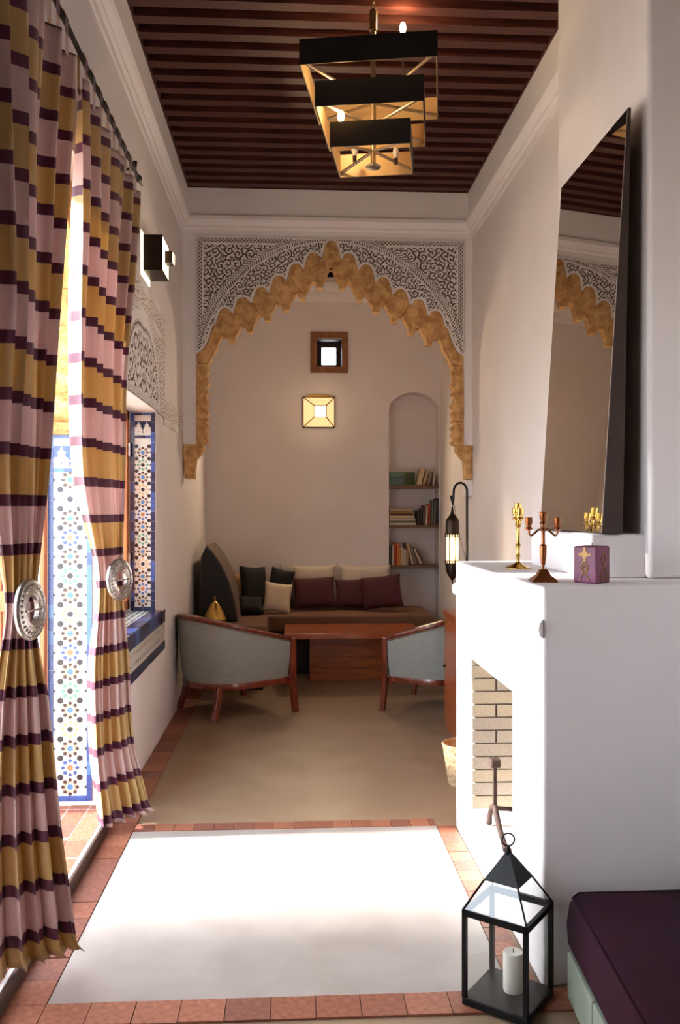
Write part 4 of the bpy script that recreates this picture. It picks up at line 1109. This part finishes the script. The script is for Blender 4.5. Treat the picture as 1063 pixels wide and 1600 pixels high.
# ------------------------------------------------------------------ tub armchairs
def tub_chair(label, loc, rz, k):
    t = thing('tub_armchair', label, 'armchair', loc, rz); t.scale = (k, k, 1)
    path = [(.292, -.325)]+[(.292-.282*i/6, -.325-.008*math.sin(PI*i/6)) for i in range(1, 6)]
    path += [(.01-.35*math.sin(a), -.327*math.cos(a)) for a in [PI*i/22 for i in range(23)]]
    path += [(p[0], -p[1]) for p in path[:6]][::-1]
    n = len(path)
    def frame(i):
        a = Vector((*path[max(i-1, 0)], 0)); b = Vector((*path[min(i+1, n-1)], 0)); tg = (b-a).normalized()
        return Vector((-tg.y, tg.x, 0))       # outward
    def zr_(x): 
        q = min(max((.31-x)/.65, 0), 1); return .555+.20*(q**1.0)
    outw = [frame(i) for i in range(n)]
    vs = []; rings = []
    NZ = 9
    # upholstered shell: outer and inner skin
    for i in range(n):
        p = Vector((*path[i], 0)); zt_ = zr_(path[i][0])-.01
        ringv = []
        for j in range(NZ):
            q = j/(NZ-1); z_ = .255+(zt_-.255)*q
            ringv.append(p-outw[i]*(.035*(1-q)**1.3-.006*math.sin(PI*q))+Vector((0, 0, z_)))
        for j in range(NZ):
            q = 1-j/(NZ-1); z_ = .255+(zt_-.255)*q
            ringv.append(p-outw[i]*(.055+.02*math.sin(PI*q))+Vector((0, 0, z_)))
        rings.append(ringv)
    m2 = 2*NZ; mb = MB()
    mb.add([v for r_ in rings for v in r_], [(i*m2+j, (i+1)*m2+j, (i+1)*m2+(j+1) % m2, i*m2+(j+1) % m2) for i in range(n-1) for j in range(m2)]+[tuple(range(m2)), tuple((n-1)*m2+j for j in range(m2))])
    mb.build('backrest', 'upholstery', t, smooth=60, world=False)
    sec = [(-.056, -.012), (-.060, .004), (-.045, .016), (-.015, .020), (.010, .014), (.014, 0), (.008, -.012)]
    MB().sweep([(Vector((*path[i], zr_(path[i][0]))), outw[i], Vector((0, 0, 1))) for i in range(n)], sec).build('top_rail', 'cherry', t, smooth=50, world=False)
    MB().tube([Vector((*path[i], zr_(path[i][0])-.018))+outw[i]*.006 for i in range(n)], .0055, 5).build('nail_trim', 'trim_cord', t, world=False)
    sec2 = [(-.05, -.025), (.004, -.025), (.010, 0), (.004, .022), (-.05, .022)]
    MB().sweep([(Vector((*path[i], .245))-outw[i]*.035, outw[i], Vector((0, 0, 1))) for i in range(n)], sec2).build('apron', 'cherry', t, smooth=40, world=False)
    MB().box((.27, -.30, .20), (.31, .30, .268)).build('front_apron', 'cherry', t, bevel=.004, world=False)
    seat = [(.285, -.265), (.285, .265)]+[(path[i][0]+.075*(1 if path[i][0] < .0 else 0), path[i][1]*.80) for i in range(n-5, 4, -1)]
    MB().prism(seat, .26, .40, 'z').build('seat', 'upholstery', t, bevel=.03, segs=3, smooth=50, world=False)
    for sg in (-1, 1):
        # front post runs from the floor to the arm end
        y_ = sg*.322
        MB().sweep([(Vector((.335, y_, 0)), Vector((1, 0, 0)), Vector((0, 1, 0))), (Vector((.322, y_, .12)), Vector((1, 0, 0)), Vector((0, 1, 0))), (Vector((.314, y_, .25)), Vector((1, 0, 0)), Vector((0, 1, 0))), (Vector((.312, y_, .568)), Vector((1, 0, 0)), Vector((0, 1, 0)))],
                   [(-.020, -.019), (.020, -.019), (.020, .019), (-.020, .019)]).build('leg', 'cherry', t, bevel=.005, world=False)
        MB().sweep([(Vector((-.25, sg*.235, 0)), Vector((1, 0, 0)), Vector((0, 1, 0))), (Vector((-.215, sg*.215, .13)), Vector((1, 0, 0)), Vector((0, 1, 0))), (Vector((-.20, sg*.21, .25)), Vector((1, 0, 0)), Vector((0, 1, 0)))],
                   [(-.019, -.019), (.019, -.019), (.019, .019), (-.019, .019)]).build('leg', 'cherry', t, bevel=.005, world=False)
    return t
tub_chair('pale grey tub armchair with cherry rail beside the white wall under the sill', (-.505, 6.64, 0), R(36), 1.13)
tub_chair('pale grey tub armchair with cherry rail partly hidden by the fireplace', (1.14, 6.67, 0), R(150), 1.0)

# ------------------------------------------------------------------ coffee table
tb = thing('coffee_table', 'low reddish wooden table on a broad block pedestal', 'table', (.5, 7.8, 0))
MB().box((-.08, 7.36, .432), (1.13, 7.99, .482)).build('tabletop', 'table_wood', tb, bevel=.004)
p_ = P(484, 1063, 7.74); q_ = P(605, 1063, 7.74)
for k in range(4):
    z0_, z1_ = .432*k/4, .432*(k+1)/4
    MB().box((p_.x, 7.74, z0_+.0008), (q_.x, 7.96, z1_-.0008)).build('pedestal_board', 'table_wood', tb, bevel=.0015)

# ------------------------------------------------------------------ alcove seat, curved backrest, cushions
st = thing('alcove_bench', 'long brown upholstered bench filling the alcove', 'bench', (.3, 8.4, 0))
MB().box((XL+.02, 8.06, 0), (1.30, YB-.01, .40)).box((XL+.02, 7.36, 0), (-.26, 8.06, .40)).build('base', 'dark_leather', st, bevel=.004)
MB().box((XL+.015, 8.03, .40), (1.335, YB-.005, .555)).build('seat', 'brown_seat', st, bevel=.025, segs=3)
MB().box((XL+.015, 7.33, .40), (-.23, 8.028, .555)).build('seat', 'brown_seat', st, bevel=.025, segs=3)
cbk = thing('curved_backrest', 'black curved backrest with a tan top edge at the alcove wall', 'backrest', (-.68, 8.0, .556))
def prow(s): return s
a0 = P(314, 870, 7.6); a1 = P(322, 853, 7.6)
out = [(a0.x, .558), (a0.x, a0.z), (a1.x, a1.z)]
for u, v in ((331, 862), (341, 876), (350, 893), (358, 912), (364, 932), (368, 950)): q = P(u, v, 7.6); out.append((q.x, q.z))
out.append((P(371, 950, 7.6).x, .558))
out = [(max(a, XL+.012), b) for a, b in out]
MB().prism(out, 7.6, 8.40).build('cushion_body', 'dark_leather', cbk, bevel=.012, segs=3)
top = out[2:]
nrm_ = []
vs = []; 
for i, (a, b) in enumerate(top):
    p0_ = top[max(i-1, 0)]; p1_ = top[min(i+1, len(top)-1)]; tx, tz = p1_[0]-p0_[0], p1_[1]-p0_[1]; L_ = math.hypot(tx, tz); nx_, nz_ = -tz/L_, tx/L_
    if nz_ < 0 and nx_ < 0: nx_, nz_ = -nx_, -nz_
    if nx_ < 0: nx_, nz_ = -nx_, -nz_
    vs += [(a-nx_*.006, 7.63, b-nz_*.006), (a+nx_*.005, 7.63, b+nz_*.005), (a+nx_*.005, 8.41, b+nz_*.005), (a-nx_*.006, 8.41, b-nz_*.006)]
fs = [(i*4+j, (i+1)*4+j, (i+1)*4+(j+1) % 4, i*4+(j+1) % 4) for i in range(len(top)-1) for j in range(4)]+[(0,1,2,3), tuple((len(top)-1)*4+j for j in (3,2,1,0))]
MB().add(vs, fs).build('top_edge', 'leather_edge', cbk, smooth=50)

def pillow(label, loc, w, h, th, rot, m, pinch=.10, group=None):
    """soft cushion in its own x (width), z (height) plane, thickness along y"""
    N = 14; mb = MB(); vs = []
    for side in (-1, 1):
        for i in range(N+1):
            for j in range(N+1):
                a, b = -1+2*i/N, -1+2*j/N
                sx = a*(1-pinch*(1-b*b)*abs(a)**2); sz = b*(1-pinch*(1-a*a)*abs(b)**2)
                t_ = ((1-a**4)*(1-b**4))**.55
                vs.append((sx*w/2, side*th/2*t_, (sz+1)*h/2))
    n = N+1; fs = []
    for s_ in (0, 1):
        for i in range(N):
            for j in range(N):
                q = s_*n*n; f = (q+i*n+j, q+(i+1)*n+j, q+(i+1)*n+j+1, q+i*n+j+1); fs.append(f if s_ == 0 else f[::-1])
    mb.add(vs, fs)
    o = mb.build('cushion', m, None, smooth=70)
    bm2 = bmesh.new(); bm2.from_mesh(o.data); bmesh.ops.remove_doubles(bm2, verts=bm2.verts, dist=1e-5); bm2.to_mesh(o.data); bm2.free()
    o.location = loc; o.rotation_euler = rot
    md = o.modifiers.new('s', 'SUBSURF'); md.levels = 1; md.render_levels = 1
    return tag(o, label, 'cushion', group)
def px(u, y): return P(u, 900, y).x
ZS = .568
pillow('wide cream back cushion behind the two leftmost maroon cushions', (px(491, 8.66), 8.64, ZS), .47, .44, .13, (R(-9), 0, 0), 'white_cloth')
pillow('wide cream back cushion below the bookshelf niche', (px(571, 8.66), 8.64, ZS), .56, .44, .13, (R(-9), 0, 0), 'white_cloth')
pillow('maroon cushion farthest from the bookshelves', (px(493, 8.42), 8.43, ZS), .45, .34, .12, (R(-20), R(-2), R(3)), 'maroon')
pillow('maroon cushion in the middle of the row of three', (px(551, 8.44), 8.455, ZS), .36, .32, .11, (R(-22), R(-2), R(-4)), 'maroon')
pillow('maroon cushion nearest the bookshelves', (px(601, 8.28), 8.30, ZS+.01), .42, .36, .13, (R(-22), R(-7), R(-6)), 'maroon')
pillow('cream square cushion tilted against the black cushions', (px(431, 8.18), 8.19, ZS-.005), .29, .31, .11, (R(-20), R(9), R(8)), 'cream_cloth')
pillow('large black cushion beside the curved backrest', (px(398, 8.30), 8.36, ZS), .30, .46, .14, (R(-16), R(4), R(28)), 'black_cloth')
pillow('black cushion lying low under the cream square cushion', (px(392, 8.06), 8.07, ZS), .26, .20, .11, (R(-42), R(3), R(10)), 'black_cloth')
pillow('small black cushion peeking out behind the cream square cushion', (px(428, 8.5), 8.50, ZS), .26, .42, .09, (R(-10), R(12), R(-14)), 'black_cloth')
pillow('grey cushion leaning behind the small black cushion', (px(440, 8.62), 8.65, ZS), .26, .44, .10, (R(-8), R(14), 0), 'grey_cloth')
pillow('tan cushion wedged behind the curved backrest', (px(380, 8.6), 8.62, ZS), .30, .36, .11, (R(-8), 0, R(10)), 'tan_cloth')
# lidded brass dish
dsh = thing('lidded_dish', 'ribbed brass conical lidded dish on a black tray by the tub armchair', 'dish', (P(336, 950, 7.465).x, 7.465, .557))
dx_ = P(336, 950, 7.465).x; zt_ = P(336, 932, 7.465).z
hd = zt_-.557-.03
prf = [(.098, .012), (.10, .03)]
for i in range(1, 9):
    q = i/8; rr_ = .105*(1-q)**.62; prf += [(rr_+.005, .03+hd*.85*q-.006), (rr_, .03+hd*.85*q)]
MB().lathe(prf+[(.006, .03+hd*.87), (.010, .03+hd*.92), (.004, .03+hd)], 28, (dx_, 7.465, .557)).build('lid', 'brass', dsh, smooth=30)
MB().lathe([(.06, .004), (.10, .006), (.115, .014), (.11, .016), (.06, .012)], 28, (dx_, 7.465, .557)).build('bowl', 'brass', dsh, smooth=30)
MB().lathe([(.124, 0), (.128, .006), (.124, .006), (.11, .004)], 28, (dx_-.01, 7.465, .556)).build('tray', 'black_metal', dsh, smooth=30)

# ------------------------------------------------------------------ bookshelves in the niche
SH = [P(640, v, YB).z for v in (758.5, 820.5, 883)]
sname = ['top', 'middle', 'bottom']
for i, z_ in enumerate(SH):
    s_ = MB().box((NX0+.004 if i < 2 else NX0+.012, YB-.03, z_-.03), (NX1-.006, YB+.235, z_)).build('niche_shelf', 'shelf_wood', bevel=.004)
    tag(s_, f'{sname[i]} wooden shelf in the arched niche', 'shelf')
def book(label, x, z, w, h, d, lean, col, group, y=None, flat=False):
    """upright book: w thickness, h height, d depth; lean in degrees about y, resting on its lower edge"""
    t = thing('book', label, 'book', (x, (y or YB+.02), z), 0, group)
    t.rotation_euler = (0, R(lean), 0)
    e = .0025
    if flat:
        MB().box((0, 0, 0), (h, d, e)).box((0, 0, w-e), (h, d, w)).box((0, 0, 0), (h, e, w)).build('cover', 'book_'+col, t, world=False)
        MB().box((.003, e, e), (h-.003, d-.004, w-e)).build('pages', 'paper', t, world=False)
    else:
        MB().box((0, 0, 0), (w, e, h)).box((0, 0, 0), (e, d, h)).box((w-e, 0, 0), (w, d, h)).build('cover', 'book_'+col, t, world=False)
        MB().box((e, e, .003), (w-e, d-.004, h-.004)).build('pages', 'paper', t, world=False)
    return t
def bx(u): return P(u, 800, YB).x
pxm_ = (YB)/1330
def hgt(v0, v1): return (v1-v0)*pxm_
# bottom shelf (u is where the foot of the book stands)
G3 = 'books on the bottom shelf'
lst = [(609.5, 850, 'dark', 4, 'dark thin book at the outer end of the bottom shelf'), (613, 850, 'white', 2.5, 'white thin book beside the red book on the bottom shelf'),
       (615.5, 848, 'red', 4, 'red upright book on the bottom shelf'), (619.5, 848, 'orange', 4, 'orange upright book on the bottom shelf'),
       (623.5, 855, 'ochre', 3, 'ochre book next to the orange one on the bottom shelf'), (626.6, 855, 'cream', 4, 'cream paperback after the ochre book on the bottom shelf'),
       (630.6, 857, 'white', 3.4, 'off-white paperback in the middle of the bottom shelf'), (634.1, 858, 'tan', 4, 'tan paperback before the leaning books on the bottom shelf')]
for u, v, c_, w, lb in lst: book(lb, bx(u), SH[2]+.001, w*pxm_, hgt(v, 882), .15, 0, c_, G3, YB-.015+random.uniform(0, .012))
xw = bx(639.5)
for wpx, v, c_, ln_, lb in [(3.6, 848, 'brown', -14, 'brown book leaning first on the bottom shelf'), (3.6, 848, 'cream', -15, 'cream book leaning second on the bottom shelf'), (4.2, 850, 'grey', -16, 'grey book leaning third on the bottom shelf'),
                             (3.6, 856, 'brown', -19, 'brown book leaning fourth on the bottom shelf'), (3.4, 858, 'white', -24, 'white slim book leaning fifth on the bottom shelf'), (3.6, 860, 'brown', -28, 'brown book leaning last on the bottom shelf')]:
    w = wpx*pxm_; a = R(-ln_)
    book(lb, xw, SH[2]+.001+w*math.sin(a), w, hgt(v, 882)/math.cos(a)*.98, .14, ln_, c_, G3, YB-.012+random.uniform(0, .01))
    xw += w/math.cos(a)+.003
# middle shelf: flat stack then uprights
G2 = 'books on the middle shelf'
zz = SH[1]+.001
for i, (h, c_, u1, lb) in enumerate([(.022, 'white', 650, 'white large book at the bottom of the flat stack'), (.02, 'grey', 649, 'grey large book second in the flat stack'), (.026, 'white', 649, 'white thick book in the middle of the flat stack'),
                                     (.03, 'cream', 647, 'cream thick book fourth in the flat stack'), (.02, 'brown', 645, 'brown book fifth in the flat stack'), (.016, 'ochre', 644, 'ochre thin book sixth in the flat stack'), (.03, 'tan', 642, 'tan book on top of the flat stack')]):
    book(lb, NX0+.006, zz, h, bx(u1)-NX0-.006, .19, 0, c_, G2, YB-.02+.006*(i % 3), True); zz += h+.0008
xw = bx(651.5)
for wpx, v, c_, ln_, lb in [(4.5, 796, 'dark', 0, 'black book next to the flat stack'), (3, 793, 'navy', 3, 'navy book second after the flat stack'), (4, 788, 'brown', 3, 'brown book third after the flat stack'), (3, 789, 'white', 4, 'white slim book fourth after the flat stack'),
                             (4, 786, 'red', 4, 'dark red book fifth after the flat stack'), (3.2, 780, 'teal', 4, 'grey-green book sixth after the flat stack'), (3.2, 780, 'grey', 3, 'grey slim book before the tall navy book'), (4.5, 777, 'navy', 0, 'tall navy book at the inner end of the middle shelf')]:
    w = wpx*pxm_
    book(lb, xw, SH[1]+.001, w, hgt(v, 819), .15, ln_ if ln_ == 0 else 2, c_, G2, YB-.01+random.uniform(0, .02)); xw += w+.005
# top shelf
gb = thing('glass_box', 'pale green glass box on the top niche shelf', 'box', (bx(628), YB+.1, SH[0]))
x0_, x1_, z0_, z1_ = bx(608)+.012, bx(648), SH[0]+.001, SH[0]+hgt(736, 757)
MB().box((x0_, YB-.01, z0_), (x1_, YB+.16, z0_+.008)).build('bottom', 'book_teal', gb)
for a, b in (((x0_, YB-.01, z0_+.008), (x1_, YB-.004, z1_)), ((x0_, YB+.154, z0_+.008), (x1_, YB+.16, z1_)), ((x0_, YB-.004, z0_+.008), (x0_+.006, YB+.154, z1_)), ((x1_-.006, YB-.004, z0_+.008), (x1_, YB+.154, z1_))):
    MB().box(a, b).build('glass_wall', 'green_glass', gb)
MB().box((x0_+.02, YB+.02, z0_+.009), (x1_-.1, YB+.14, z0_+.09)).build('inner_block', 'book_teal', gb, bevel=.01)
xw = bx(651); G1 = 'books on the top shelf'
for wpx, v, c_, ln_, lb in [(8, 729, 'cream', 14, 'thick cream book leaning on the top shelf'), (5.5, 733, 'tan', 15, 'tan book leaning second on the top shelf'), (5.5, 735, 'grey', 14, 'grey book leaning third on the top shelf'), (3, 736, 'brown', 10, 'brown slim book leaning fourth on the top shelf'), (3, 734, 'white', 7, 'white slim book at the inner end of the top shelf')]:
    w = wpx*pxm_; a = R(ln_)
    book(lb, xw, SH[0]+.001, w, hgt(v, 757)/math.cos(a)*.94, .15, ln_, c_, G1, YB-.01+random.uniform(0, .01)); xw += w/math.cos(a)+.004
    # leaning to the inner side: the outer lower edge rests on the shelf
for o in list(bpy.data.objects):
    if o.name.startswith('book') and o.get('label') and o.rotation_euler.y > 0.02:
        ch_ = [c for c in o.children if c.name.startswith('cover')][0]
        w = max(v.co.x for v in ch_.data.vertices)
        o.location.z += math.sin(o.rotation_euler.y)*w
